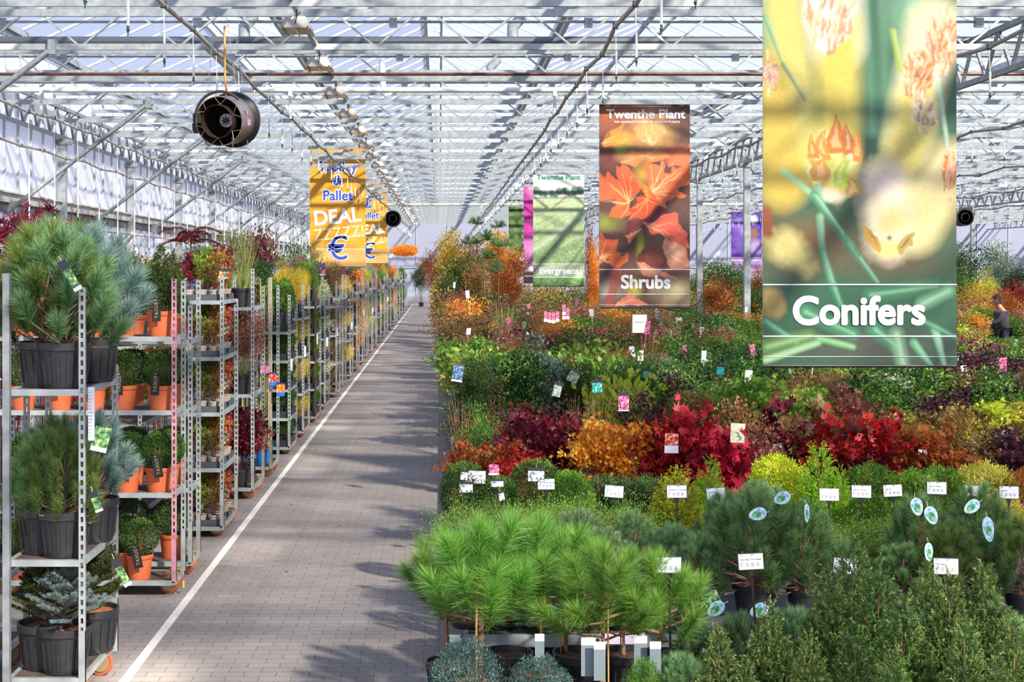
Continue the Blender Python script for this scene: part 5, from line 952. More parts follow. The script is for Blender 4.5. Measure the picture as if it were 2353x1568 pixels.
OVM = pic2('sky_picture', '5A9AC0', 'A8D0E8', 'CFE6D8'); OVG = pic2('tree_picture', '2E6A48', '5A9A70', '9CC8A0')
for j, (px, py, d, r, yw, lab) in enumerate(((1741, 1182, 8.95, 1.35, 0, 'oval tag lying sideways on the big dark pine'), (1854, 1180, 8.95, .25, .9, 'narrow oval tag turned edgewise on the upright pine'), (2140, 1185, 8.9, -.35, 0, 'largest oval tag on the dark right pine'), (2107, 1165, 9.2, -.2, 0, 'oval tag half hidden behind the largest one'), (2233, 1165, 9.1, 1.0, 0, 'oval tag lying sideways right of the largest one'), (2271, 1217, 8.95, -.08, .2, 'long oval tag hanging at the far right'), (2134, 1270, 8.6, .1, .6, 'oval tag left of the right price sign'), (1744, 1403, 8.35, 1.2, 0, 'oval tag at the foot of the upright pine pot'), (1645, 1400, 8.4, 1.0, 0, 'oval tag below the hanging rectangular tag'), (1797, 1145, 9.2, 1.2, 0, 'oval tag between the two big pines'), (1648, 1143, 10.2, 1.3, 1.1, 'edgewise oval tag left of the big dark pine'))):
    oval(px, py, d, r, lab, h=.115 if j != 5 else .155, yaw=yw)
def pictag(px, py, d, W, Hh, label, pic, rot=0.0, yaw=0.0, band=.25, foot=.0):
    t = thing('picture_tag', label, 'plant label', at(px, py, d), 0, 'rectangular picture tags'); t.rotation_euler = (-.05, rot, yaw)
    obj('card', MB().box(-W/2, W/2, -.001, .001, -Hh/2, Hh/2), DARKC, t); obj('picture', MB().box(-W/2+.003, W/2-.003, -.0025, -.001, -Hh/2+.003+foot*Hh, Hh/2-band*Hh), pic, t)
    if foot: obj('text_strip', MB().box(-W/2, W/2, -.0025, -.001, -Hh/2, -Hh/2+foot*Hh), WHITE, t)
    obj('clip', MB().tube([(0, 0, Hh/2-.01), (0, .01, Hh/2+.02)], .002, 4), CANE, t)
YEWP = pic2('yew_leaf_picture', '2A5A4A', 'C8C8D0', 'E4E2EA')
pictag(1232, 1091, 10.5, .125, .105, 'upright tag with green leaves on the largest yew ball', YEWP, .02); pictag(1142, 1111, 10.4, .10, .06, 'small green leaf tag on the second yew ball', YEWP); pictag(1071, 1120, 10.2, .10, .08, 'green leaf tag below the first price sign', YEWP, 0); pictag(1067, 1092, 10.75, .06, .08, 'green leaf tag peeking from behind the first price sign', YEWP, .1); pictag(1152, 1140, 10.1, .05, .07, 'narrow green leaf tag among the feathery yews', YEWP, -.2, .5)
pictag(1632, 1372, 8.5, .105, .11, 'rectangular tag with a pine picture left of the big price sign', PICM, -.45); pictag(1433, 923, 14.0, .11, .19, 'pink flower tag in front of the lime shrub', PIC_PINK, 0, 0, .22, .06); pictag(1543, 1019, 12.2, .12, .17, 'white tag with red and green maple pictures on the red maple', PIC_RED, .02, 0, .0, .38); pictag(1052, 858, 14.9, .115, .18, 'blue berry tag on the holly block beside the aisle', PIC_BLUE, .15, 0, .04, .12); pictag(1319, 864, 15.2, .12, .15, 'grey picture tag on the slim dark holly', pic2('grey_picture', '2A3430', '5A6460', '8A948C'), .5)
pictag(1281, 895, 14.9, .09, .16, 'see-through pale tag between climbers and holly', pic2('pale_picture', '6A7A70', 'A0B0A4', 'D0D8D0'), .25); pictag(1695, 996, 12.3, .13, .17, 'cream tag hanging on the bare branched shrub', pic2('cream_picture', 'C8C4A8', 'E0DCC4', 'EFEBD8'), .05, 0, 0); pictag(1085, 1085, 12.0, .09, .09, 'pink flower tag below the first rusty maple', PIC_PINK); pictag(1135, 1080, 12.0, .09, .09, 'pink flower tag on the second rusty maple', PIC_PINK, 0, 0, 0, .2); pictag(1655, 850, 16, .09, .12, 'turquoise tag behind the green feathery maple', pic2('teal_picture', '1C8A88', '20A8A0', '50C0B0'), .1); pictag(1372, 888, 14.8, .11, .14, 'turquoise and white tag left of the lime shrub', pic2('teal2', '1C8A88', '20A8A0', 'E8F4F0'), -.1); pictag(1485, 858, 15.6, .07, .1, 'teal tag right of the lime shrub', bpy.data.materials['teal_picture'])
for j, (px, py) in enumerate(((1254, 728), (1263, 730), (1272, 731), (1281, 728), (1296, 712), (1296, 722), (1305, 722))):
    pictag(px, py, 27, .07, .2, 'pink flower tag in the row of tags by the twiggy shrubs, %s from the left' % nth(j+1), PIC_PINK, 0, 0, 0, .3)
t = thing('standing_notice', 'white notice in a brown frame below the shrubs banner', 'sign', at(1470, 742, 24), 0); obj('board', MB().box(-.125, .125, 0, .01, -.17, .15), WHITE, t); obj('frame', MB().box(-.135, .135, -.004, .012, .14, .16).box(-.137, -.122, -.004, .012, -.17, .15).box(.122, .137, -.004, .012, -.17, .15), mat('frame_brown', '6A4A34', .6), t); obj('stand', MB().box(-.01, .01, .002, .01, -1.34, -.17), BLACKM, t)
obj('lettering', text_mesh('MEGANVILLE', .028, .0003), GREYT, t, (0, -.003, .0))
# tall clear sleeves standing by the front pines
for j, (px, py, d, w_) in enumerate(((1240, 1500, 7.6, .05), (1352, 1510, 7.35, .075), (1378, 1520, 7.3, .06), (1472, 1505, 7.6, .07), (1506, 1518, 7.55, .06), (1045, 1500, 8.0, .06))):
    t = thing('care_card', 'tall grey white care card standing beside the front pine trunks, %s from the left' % nth((2, 3, 4, 5, 6, 1)[j]), 'plant label', at(px, py, d), 0, 'tall care cards'); obj('card', MB().box(-w_/2, w_/2, -.001, .001, -.10, .10), mat('care_card', '7C8A90', .3), t); obj('code_strip', MB().box(-w_/2, w_/2, -.002, -.001, .06, .1), WHITE, t); obj('stake', MB().box(-.004, .004, -.001, .001, -.25, -.1), BLACKM, t)
o = obj('bench_banner', MB().box(-.14, .14, -.002, 0, -.04, .03), mat('purple_white', 'D8CCE4', .5), None, at(1430, 1466, 8.78)); tag(o, 'white and purple printed strip on the front bench edge', 'printed strip')
for j, (px, py) in enumerate(((1165, 1515), (1330, 1530), (1445, 1530))):
    put_ = thing('stacked_pots', 'dark plastic pot on the floor behind the front trunks, %s from the left' % nth(j+1), 'pot', (X_(px, 8.3), 8.3, 0), 0, 'dark floor pots'); obj('pot', bigpot, BLACKP, put_); obj('soil', bigsoil, SOIL, put_)
# fallen leaves on the floor
lr = np.random.default_rng(9); lfm = {}
for j in range(34):
    if j < 20: p = (lr.normal(-1.1, .35), lr.normal(25.5, 1.0))
    else: p = (lr.uniform(-1.8, -.2), lr.uniform(10, 22))
    f_ = FB(); f_.add(leaves(np.array([[0, 0, .004]]), np.array([[1, 0, .02]]), .05, .035, lr, 'leaf', .1, 1.0), np.array([lr.random()]))
    o = obj('fallen_leaf', f_, LM[('orange', 'rust', 'yellow')[j % 3]], None, (p[0], p[1], .004), (0, 0, lr.uniform(0, 6))); tag(o, 'small dry fallen leaf lying on the grey pavers', 'leaf', 'fallen leaves on the aisle')
# ------------------------------------------------------------------ hanging banners: each print is computed as colours of its own sheet
class Cv:
    def __init__(s, W, Hh, base): s.W, s.H = W, Hh; s.y, s.x = np.mgrid[0:Hh, 0:W].astype(float); s.x = (s.x+.5)/W*1.0; s.y = (s.y+.5)/W; s.rng = np.random.default_rng(W); s.x0, s.y0 = s.x, s.y; s.a = np.zeros((Hh, W, 3))+np.array(H(base))
    def warp(s, k):
        s.x, s.y = s.x0, s.y0
        if k: a, b, c, e = s.noise(.016*k, 12), s.noise(.016*k, 12), s.noise(.007*k, 40), s.noise(.007*k, 40); s.x = s.x0+a+c; s.y = s.y0+b+e
    def mix(s, m, c): c = np.array(H(c)) if isinstance(c, str) else c; m = np.clip(m, 0, 1)[..., None]; s.a = s.a*(1-m)+c*m
    def ell(s, cx, cy, rx, ry, c, soft=.3, rot=0, al=1):
        co, si = math.cos(rot), math.sin(rot); X = (s.x-cx)*co+(s.y-cy)*si; Y = -(s.x-cx)*si+(s.y-cy)*co; q = np.sqrt((X/rx)**2+(Y/ry)**2); s.mix((1-q)/soft*al if al == 1 else np.clip((1-q)/soft, 0, 1)*al, c)
    def cap(s, x0, y0, x1, y1, w0, w1, c, soft=.01, al=1):
        dx, dy = x1-x0, y1-y0; t = np.clip(((s.x-x0)*dx+(s.y-y0)*dy)/(dx*dx+dy*dy), 0, 1); q = np.hypot(s.x-x0-t*dx, s.y-y0-t*dy); w_ = w0+(w1-w0)*t; s.mix(np.clip((w_-q)/soft+.5, 0, 1)*al, c)
    def poly(s, pts, c, al=1, shade=None):
        ins = np.zeros(s.x.shape, bool); n = len(pts)
        for i in range(n):
            (xa, ya), (xb, yb) = pts[i], pts[(i+1) % n]
            if ya == yb: continue
            k = ((ya > s.y) != (yb > s.y)) & (s.x < (xb-xa)*(s.y-ya)/(yb-ya)+xa); ins ^= k
        s.mix(ins*al, c); return ins
    def noise(s, amp, cells):
        g = s.rng.random((int(cells*s.H/s.W)+2, cells+2)); fy = s.y*cells; fx = s.x*cells; iy = np.clip(fy.astype(int), 0, g.shape[0]-2); ix = np.clip(fx.astype(int), 0, g.shape[1]-2); ty = fy-iy; tx = fx-ix; ty = ty*ty*(3-2*ty); tx = tx*tx*(3-2*tx)
        return ((g[iy, ix]*(1-tx)+g[iy, ix+1]*tx)*(1-ty)+(g[iy+1, ix]*(1-tx)+g[iy+1, ix+1]*tx)*ty-.5)*2*amp
    def grain(s, amp, cells): s.a *= (1+s.noise(amp, cells))[..., None]
PRINT = bpy.data.materials.new('printed_sheet'); PRINT.use_nodes = True
_n = PRINT.node_tree; _b = _n.nodes['Principled BSDF']; _a = _n.nodes.new('ShaderNodeAttribute'); _a.attribute_name = 'print'; _n.links.new(_a.outputs['Color'], _b.inputs['Base Color']); _b.inputs['Roughness'].default_value = .38
_t = _n.nodes.new('ShaderNodeBsdfTranslucent'); _m = _n.nodes.new('ShaderNodeMixShader'); _m.inputs[0].default_value = .25; _n.links.new(_a.outputs['Color'], _t.inputs[0]); _n.links.new(_b.outputs[0], _m.inputs[1]); _n.links.new(_t.outputs[0], _m.inputs[2]); _n.links.new(_m.outputs[0], _n.nodes['Material Output'].inputs[0])
BW = 1.81
def sheet(cv, W, Hh):
    nx, ny = cv.W, cv.H; gx = np.linspace(-W/2, W/2, nx+1); gz = np.linspace(0, -Hh, ny+1); X, Z = np.meshgrid(gx, gz); Y = .003*np.sin(X*5+Z*1.3)-.003
    co = np.stack([X, Y, Z], -1).reshape(-1, 3); i = np.arange(ny)[:, None]*(nx+1)+np.arange(nx)[None]; f = np.stack([i, i+nx+1, i+nx+2, i+1], -1).reshape(-1, 4)
    me = bpy.data.meshes.new('printed_sheet'); me.vertices.add(len(co)); me.vertices.foreach_set('co', co.ravel().astype(np.float32)); me.loops.add(f.size); me.loops.foreach_set('vertex_index', f.ravel().astype(np.int32)); me.polygons.add(len(f)); me.polygons.foreach_set('loop_start', np.arange(0, f.size, 4, dtype=np.int32))
    at_ = me.attributes.new('print', 'FLOAT_COLOR', 'CORNER'); c4 = np.concatenate([cv.a.reshape(-1, 3), np.ones((nx*ny, 1))], 1)
    # smooth: corner colours averaged from the neighbouring cells
    p = np.pad(cv.a, ((1, 1), (1, 1), (0, 0)), 'edge'); vcol = (p[:-1, :-1]+p[1:, :-1]+p[:-1, 1:]+p[1:, 1:])/4; vc = np.concatenate([vcol.reshape(-1, 3), np.ones(((nx+1)*(ny+1), 1))], 1); at_.data.foreach_set('color', np.clip(vc[f.ravel()], 0, 1).astype(np.float32).ravel())
    me.materials.append(None); me.update(calc_edges=True); me.polygons.foreach_set('use_smooth', [True]*len(f)); return me
TXW = mat('banner_white', 'F4F5F4', .45)
def banner(cv, pxl, d, ptop, label, texts, lines=(), Hh=4.04, name='hanging_banner'):
    x = X_(pxl, d)+BW/2; z = Z_(ptop, d); t = thing(name, label, 'banner', (x, d, z), 0, 'hanging advertising banners')
    obj('printed_sheet', sheet(cv, BW, Hh), PRINT, t); obj('backing', MB().box(-BW/2, BW/2, .012, .016, -Hh, 0), TXW, t)
    obj('top_rod', MB().tube([(-BW/2, .004, 0), (BW/2, .004, 0)], .014, 8), BLACKM, t); obj('bottom_rod', MB().tube([(-BW/2, .004, -Hh), (BW/2, .004, -Hh)], .014, 8), BLACKM, t)
    for q in (-BW/2+.02, 0, BW/2-.02): obj('cord', MB().tube([(q, .004, 0), (q, .004, max(.1, ZB+.05-z) if z < ZB else .5)], .003, 4), GALVD, t)
    for (s_, size, fx, fz, m, bold, sx_, sp) in texts:
        me = text_mesh(s_, size, .001, bold, 'CENTER', sx_, sp, 6); obj('lettering', me, m, t, (fx, -.011, fz))
    if lines:
        lm_ = MB()
        for (z0, th) in lines: lm_.box(-BW/2, BW/2, -.010, -.007, -z0-th, -z0)
        obj('white_lines', lm_, TXW, t)
    return t
# big banner: pine buds. y measured in banner widths from its top edge (full height 2.23 widths)
u = lambda px: (px-1753)/446.0
v = lambda py: (py+151)/446.0
cv = Cv(224, 500, '3F6A52'); C_ = cv
for a in ((1960, 150, .2, .75, '2F6648'), (2100, 20, .2, .3, '8FB89A'), (1800, 60, .2, .25, '9CC4A0'), (1990, 350, .1, .4, '2C4A40'), (2150, 320, .12, .3, '5C7A60'), (1850, 560, .4, .2, '8A6C48'), (2150, 480, .3, .22, '6E6240'), (2050, 600, .45, .14, '6C5A44'), (1800, 620, .3, .12, '57604A'), (1960, 700, .7, .12, '3C6A50'), (2000, 800, .7, .14, '565A54'), (1790, 420, .15, .2, 'C0983E')): C_.ell(u(a[0]), v(a[1]), a[2], a[3], a[4], .9)
for px in (1900, 1940, 1985, 2020, 2060): C_.cap(u(px), v(-140), u(px+20), v(300), .012, .03, '6FA07E' if px % 40 else '2A5A44', .05, .6)
for a in ((1780, -120, 1860, 380, .10, .09, 'D8CE78'), (1770, 150, 1800, 420, .07, .13, 'D8BE58'), (1905, -100, 1925, 100, .15, .13, 'F4EEDC'), (1925, 60, 1925, 360, .11, .10, 'DCCB62'), (2150, 60, 2080, 330, .14, .1, 'EFE4B8'), (2110, 240, 2050, 480, .11, .1, 'E2D478'), (2190, 380, 2100, 520, .12, .14, 'EADCA0')): C_.cap(u(a[0]), v(a[1]), u(a[2]), v(a[3]), a[4], a[5], a[6], .10)
C_.warp(1.0)
def bud(cx, cy, r, tall_, cols, scales=9, seed=1):
    rg = random.Random(seed)
    C_.ell(u(cx), v(cy), r, r*tall_, cols[0], .25)
    for i in range(scales*4):
        a = rg.uniform(-1, 1); b = rg.uniform(-1, 1)
        if a*a+b*b > .9: continue
        X = u(cx)+a*r*.85; Y = v(cy)+b*r*tall_*.9; C_.ell(X, Y, r*rg.uniform(.12, .26), r*rg.uniform(.3, .6), cols[1+i % (len(cols)-1)], .8, rg.uniform(-.4, .4)+a*.5, .75)
bud(1905, 20, .15, 1.5, ('F6EADC', 'E8A860', 'FFF8EC', 'D8A888', 'C8946A', 'FFFDF4'), 12, 1)
bud(2165, 100, .10, 1.4, ('E8B48C', 'D88A4C', 'F8E8D8', 'C87A50', 'E8C8A8'), 9, 2)
bud(2110, 175, .09, 1.5, ('E0965C', 'D87A38', 'F8E0C8', 'C88468', 'F0B888'), 9, 3); bud(2125, 255, .09, .9, ('F4E8B8', 'B89A78', 'FFFFF0', 'D8C47C', '9A7A64'), 8, 4)
bud(1770, 170, .05, 1.3, ('E8C8B0', 'D8935C', 'F8ECE4', 'A87868'), 6, 5); bud(2185, 395, .06, 1.6, ('E08A48', 'D86A30', 'F0D0A8', 'C89468'), 7, 6)
C_.cap(u(2035), v(430), u(2040), v(560), .13, .10, 'F2E2C4', .10); C_.ell(u(2035), v(425), .12, .10, 'F4E4D8', .8); C_.ell(u(2050), v(510), .10, .11, 'E8DC98', .7)
C_.ell(u(2040), v(575), .10, .07, 'D8D48C', .5); C_.ell(u(2048), v(548), .022, .018, '7A6A54', .7)
C_.poly([(u(1980), v(508)), (u(2003), v(525)), (u(2022), v(565)), (u(2018), v(588)), (u(1990), v(560))], 'C8A050'); C_.poly([(u(1990), v(520)), (u(2008), v(545)), (u(2015), v(570))], '7A6A38', .7)
C_.poly([(u(2104), v(536)), (u(2096), v(570)), (u(2070), v(590)), (u(2062), v(575)), (u(2078), v(550))], 'BEA458'); C_.poly([(u(2095), v(545)), (u(2088), v(566)), (u(2070), v(578))], '6A6434', .7)
def scales(cx, cy, rx, ry, n, cols, seed, tip='F8E8C8'):
    rg = random.Random(seed)
    for j in range(n):
        t = j/max(1, n-1); yy = cy-ry+2*ry*t; hw = rx*math.sqrt(max(.05, 1-(2*t-1)**2*.9)); m = max(2, int(3+hw/rx*3))
        for i in range(m):
            X = cx+hw*(2*(i+.5*(j % 2)+.25)/m-1)*.9+rg.uniform(-3, 3); h = ry*.30*rg.uniform(.8, 1.3); w_ = hw/m*1.15; Y = yy+rg.uniform(-5, 5); k_ = (X-cx)/rx*8
            C_.poly([(u(X+k_), v(Y-h)), (u(X+w_), v(Y+h*.1)), (u(X+w_*.6), v(Y+h*.6)), (u(X-w_*.6), v(Y+h*.6)), (u(X-w_), v(Y+h*.1))], rg.choice(cols), .85)
            C_.cap(u(X+k_), v(Y-h*.8), u(X-w_*.5), v(Y+h*.2), .003, .006, tip, .006, .6)
scales(2110, 180, 34, 55, 6, ('D88848', 'E0A068', 'C8764A', 'E8C0A0', 'A8684C'), 21); scales(2168, 95, 42, 70, 6, ('E0A070', 'D08850', 'F0D0B0', 'C88A68'), 22); scales(1905, 20, 55, 90, 8, ('F0D8B8', 'D8A078', 'F8EEE0', 'C89470', 'E8C490'), 23, 'FFFFF8'); scales(2182, 395, 22, 50, 6, ('E08A48', 'D06A34', 'E8B088'), 24); scales(2125, 262, 36, 38, 4, ('E8DCA8', 'B09070', 'F4F0D8', 'A88858'), 25); scales(1766, 175, 16, 42, 5, ('D8905C', 'E8C8A8', 'A86848'), 26); scales(1915, 395, 58, 55, 5, ('D0D870', 'E4E8A0', 'C89C60', 'B0C850', 'D8B070'), 27)
# main bud at the left
bud(1915, 380, .15, 1.25, ('D8CC70', 'C8D058', 'E8E8A0', 'B8985C', 'F8F4D8', 'D0B070'), 12, 8)
for (x, y, h, w_, c) in ((1870, 345, 52, 12, 'D88A38'), (1893, 335, 60, 13, 'E09A48'), (1920, 312, 80, 18, 'D8823A'), (1945, 325, 60, 15, 'C87A40'), (1968, 340, 70, 12, 'E08E38'), (1885, 395, 50, 22, 'D8A050'), (1935, 400, 60, 20, 'B8D050'), (1960, 430, 45, 16, 'C89850')):
    C_.poly([(u(x), v(y-h/2-8)), (u(x+w_), v(y)), (u(x+w_*.8), v(y+h/2)), (u(x-w_*.8), v(y+h/2)), (u(x-w_), v(y))], c); C_.poly([(u(x), v(y-h/2)), (u(x+w_*.4), v(y+h*.3)), (u(x-w_*.5), v(y+h*.3))], 'F0DCA8', .5)
C_.ell(u(1915), v(450), .09, .05, 'E4D8C0', .6)
C_.cap(u(1800), v(560), u(1850), v(610), .08, .05, 'E4D68A', .08); C_.ell(u(1765), v(515), .04, .10, '9A5A3A', .4); C_.ell(u(1775), v(700), .08, .10, 'B8A060', .4); C_.grain(.04, 60)
C_.warp(0)
for a in ((1878, 430, 1890, 470, .018, '7FBE98'), (1800, 395, 1870, 450, .02, 'A8D8A0'), (1870, 450, 1950, 560, .026, '4E9A72'), (1950, 560, 2015, 650, .024, '3F8A62'), (1885, 500, 1890, 580, .022, '84BC96'), (1890, 580, 1915, 660, .022, '5CA47A'), (1915, 660, 1945, 740, .02, '3F9468'), (2155, 180, 2180, 345, .016, 'BFE0CC'), (2053, 72, 2070, 160, .018, 'A8BE3E'), (1757, 40, 1800, 150, .012, '4E9A6A'), (1800, 150, 1850, 230, .012, '3A7A54'), (1757, 740, 1830, 790, .02, '3F9A78'), (2120, 700, 2180, 670, .03, '9AD8A8'), (2010, 760, 2060, 800, .03, '4CA47A'), (2060, 770, 2075, 843, .03, '9CCFA0'), (1760, 830, 1880, 790, .022, 'A8D49A'), (1880, 780, 1960, 800, .02, '7CC07A'), (2100, 790, 2140, 843, .025, '6CB884'), (1760, 800, 1860, 775, .03, '88B858'), (2000, 680, 2150, 660, .03, '4E9A6E'), (2150, 760, 2170, 843, .025, '8CC8A4'), (1850, 720, 1960, 770, .03, '58B080'), (2120, 740, 2200, 780, .02, '3C8A64')):
    C_.cap(u(a[0]), v(a[1]), u(a[2]), v(a[3]), a[4]*.85, a[4]*(.75 if a[3] > 640 and a[4] > .025 or a[4] in (.018, .026, .022, .02) else .4), a[5], .016 if a[4] < .027 else .05, .92); C_.cap(u(a[0])+.006, v(a[1]), u(a[2])+.006, v(a[3]), a[4]*.2, a[4]*.1, 'D8F0DC', .02, .45)
C_.cap(u(1878), v(452), u(1960), v(568), .004, .004, 'B8E0C0', .008, .8); C_.cap(u(1940), v(540), u(1975), v(590), .005, .005, '2A6A4A', .008, .8)
C_.grain(.05, 120)
FZ = lambda py: -(py+151)/446.0*BW
banner(cv, 1753, 13.3, -151, 'giant hanging banner with pine buds and the word Conifers', [('Conifers', .365, -.01, FZ(747), TXW, .013, .98, 1.0)], ((v(655)*BW, .012), (v(774)*BW, .012), (v(822)*BW, .004)))
# shrubs banner (208 px wide)
u = lambda px: (px-1377)/209.0
v = lambda py: (py-242)/209.0
cv = Cv(180, 402, '6C4640'); C_ = cv
zx = lambda a, b: (1350+a/3.137, 220+b/3.137)
for a in ((200, 150, .5, .3, 'B86A48'), (470, 130, .3, .3, 'C89078'), (640, 300, .25, .3, '6A5448'), (160, 420, .2, .3, '7A4038'), (460, 270, .35, .25, 'F0B868'), (240, 320, .2, .12, 'F4C058'), (330, 440, .25, .1, 'F0A868'), (650, 430, .25, .15, 'F08058'), (240, 390, .1, .08, '8FA030'), (400, 570, .16, .18, 'D0A040'), (120, 920, .3, .14, '8A9038'), (640, 1000, .4, .3, '4A3A34'), (400, 1050, .5, .25, '5A4030'), (380, 1100, .06, .3, '9AA030'), (640, 1120, .12, .1, 'F4D8C0'), (160, 1420, .3, .2, 'A89C90'), (640, 1420, .35, .2, 'C8BC90'), (340, 1400, .12, .15, 'C8C040'), (240, 1500, .4, .1, '6A5850')):
    p = zx(a[0], a[1]); C_.ell(u(p[0]), v(p[1]), a[2], a[3], a[4], .9)
def leafp(pts, c, vein, cx, cy, al=1.0):
    C_.warp(1.1); P = [zx(*q) for q in pts]; P = [(u(a), v(b)) for a, b in P]; C_.poly(P, c, al); x, y = zx(cx, cy); x, y = u(x), v(y)
    C_.mix(np.clip(C_.noise(1, 26), 0, 1)*.0, vein)
    for i, q in enumerate(P):
        if i % 2 == 0: C_.cap(x, y, x+(q[0]-x)*.9, y+(q[1]-y)*.9, .006, .002, vein, .006, .7*al)
leafp([(90, 350), (180, 290), (160, 250), (260, 200), (240, 260), (300, 300), (200, 340), (220, 370), (120, 380)], 'F0A048', 'FFE0A0', 120, 350, .7)
leafp([(380, 340), (330, 250), (400, 180), (420, 120), (470, 200), (560, 110), (540, 210), (580, 270), (500, 330), (450, 360)], 'F4B070', 'FFF0C0', 440, 330, .75)
leafp([(230, 480), (330, 430), (300, 400), (420, 400), (500, 370), (560, 400), (600, 440), (500, 480), (400, 470), (330, 510)], 'F09A58', 'FFE0B0', 420, 440, .7)
leafp([(590, 520), (600, 440), (650, 400), (740, 350), (735, 520), (650, 500)], 'F08858', 'FFC8A0', 620, 500, .6)
leafp([(80, 770), (85, 560), (130, 600), (150, 550), (210, 610), (205, 500), (240, 530), (260, 500), (320, 550), (360, 620), (380, 690), (320, 740), (300, 800), (310, 860), (240, 890), (150, 870), (200, 790), (190, 750), (130, 760)], 'EE6E40', 'FFD890', 300, 770)
leafp([(440, 640), (400, 430), (460, 500), (510, 500), (545, 450), (550, 560), (590, 570), (620, 500), (650, 530), (700, 500), (738, 520), (738, 640), (640, 680), (725, 730), (640, 745), (560, 770), (580, 820), (500, 790), (440, 740)], 'F07A48', 'FFE0A0', 470, 700)
leafp([(430, 750), (400, 720), (355, 730), (360, 770), (310, 820), (330, 860), (300, 900), (370, 890), (410, 905), (460, 850), (500, 790), (490, 750)], 'E8562C', 'FFC878', 430, 760)
leafp([(430, 760), (470, 690), (400, 640), (360, 620), (390, 700)], 'F09038', 'FFE078', 420, 700)
leafp([(400, 960), (330, 960), (280, 1010), (275, 960), (290, 910), (420, 890), (520, 800), (590, 850), (500, 940)], '6A2A2C', '8A4038', 400, 920)
leafp([(400, 920), (450, 910), (520, 900), (540, 860), (600, 850), (660, 860), (665, 930), (710, 980), (725, 1040), (735, 1110), (660, 1070), (620, 1060), (570, 1010), (500, 1000), (460, 1000), (440, 960)], 'E0624C', 'FFB890', 430, 935)
leafp([(275, 1010), (300, 1000), (400, 950), (350, 1000), (310, 1060), (300, 1070)], 'E88058', 'FFC8A0', 300, 1020)
leafp([(80, 1240), (82, 990), (140, 1050), (215, 1035), (205, 1110), (240, 1160), (290, 1130), (300, 1190), (240, 1240), (200, 1260), (150, 1180)], 'E8703C', 'FFD098', 100, 1180)
leafp([(360, 1200), (370, 1140), (440, 1090), (520, 1110), (580, 1210), (570, 1250), (430, 1240)], '6E3028', '8A4034', 430, 1160)
leafp([(530, 1090), (560, 1040), (640, 1060), (720, 1110), (735, 1250), (600, 1250), (580, 1180)], 'E8A080', 'FFD8C0', 600, 1150, .7)
leafp([(350, 1200), (420, 1210), (560, 1290), (720, 1370), (560, 1320), (400, 1300)], 'D89078', 'F0C0A0', 400, 1240, .7); leafp([(200, 1520), (300, 1430), (380, 1470), (440, 1520)], 'F09070', 'FFC8A0', 320, 1480, .8)
p, q = zx(210, 1270), zx(160, 1500); C_.cap(u(p[0]), v(p[1]), u(q[0]), v(q[1]), .05, .05, 'B05040', .03, .8)
C_.warp(0); C_.grain(.10, 70); C_.grain(.16, 14); C_.a = np.clip(C_.a*1.12+.015, 0, 1)
FZ = lambda py: -(py-242)/209.0*BW
banner(cv, 1377, 28.4, 242, 'hanging banner with orange autumn leaves and the word Shrubs', [('Twenthe Plant', .255, 0.02, FZ(272), TXW, .008, 1.05, 1.0), ('THE COMPLETE RANGE OF GARDEN PLANTS', .055, 0.04, FZ(283), TXW, .002, 1.08, 1.12), ('Shrubs', .37, .02, FZ(664), TXW, .013, .98, 1.0)], ((v(620)*BW, .014), (v(677)*BW, .014), (v(702)*BW, .005)))
# evergreens banner
u = lambda px: (px-1225)/117.0
v = lambda py: (py-397)/117.0
cv = Cv(110, 246, 'A8C490'); C_ = cv
n1 = C_.noise(1, 44); n2 = C_.noise(1, 16); n3 = C_.noise(1, 80)
hz = v(457); m = np.clip((C_.y-hz)*200, 0, 1); top = np.array(H('FAFCFA')); C_.a = C_.a*m[..., None]+top*(1-m)[..., None]
t_ = np.clip((C_.y-hz)/(2.23-hz), 0, 1)[..., None]; fieldc = np.array(H('D4E4B4'))*(1-t_)+np.array(H('6E9A5C'))*t_; C_.a = np.where(m[..., None] > .5, fieldc*(1+(n1*.45*t_[..., 0]+n3*.30*t_[..., 0]+n2*.12))[..., None], C_.a)
for i in range(9): C_.cap(u(1228), v(478+i*20), u(1345), v(455+i*4), .010, .003, '7C9E60', .03, .45)
C_.cap(u(1225), v(577), u(1342), v(488), .03, .03, 'F0F8E4', .06, .5)  # diagonal streak of sunlight across the banner, painted into the sheet colours
for (x, y, r) in ((1232, 438, .10), (1243, 445, .07), (1253, 447, .07), (1268, 446, .08), (1285, 440, .09), (1300, 440, .09), (1320, 440, .10), (1333, 438, .10), (1277, 450, .06), (1310, 448, .07)): C_.ell(u(x), v(y), r, r*1.15, '6A8C6C', .5); C_.ell(u(x)+.02, v(y)-.03, r*.5, r*.5, '9AB494', .8)
C_.cap(u(1225), v(455), u(1342), v(455), .02, .02, '7C9C74', .02, .8); C_.cap(u(1291), v(453), u(1304), v(453), .018, .018, 'D8A8A0', .01)
C_.mix(((C_.y > v(606)) & (C_.y < v(637)))*.35, 'F0F4E8')
FZ = lambda py: -(py-397)/117.0*BW
GRN = mat('banner_green', '1F8A62', .45)
banner(cv, 1225, 50.5, 397, 'hanging banner with a green nursery field and the word Evergreens', [('Twenthe Plant', .255, 0, FZ(413), GRN, .005, 1.03, 1.0), ('THE COMPLETE RANGE OF GARDEN PLANTS', .05, 0.02, FZ(419), mat('pale_grey_print', 'C8D4CC', .5), 0, 1.1, 1.12), ('Evergreens', .32, 0, FZ(629), TXW, .010, .98, 1.0)], ((v(606)*BW, .018), (v(637)*BW, .018)))
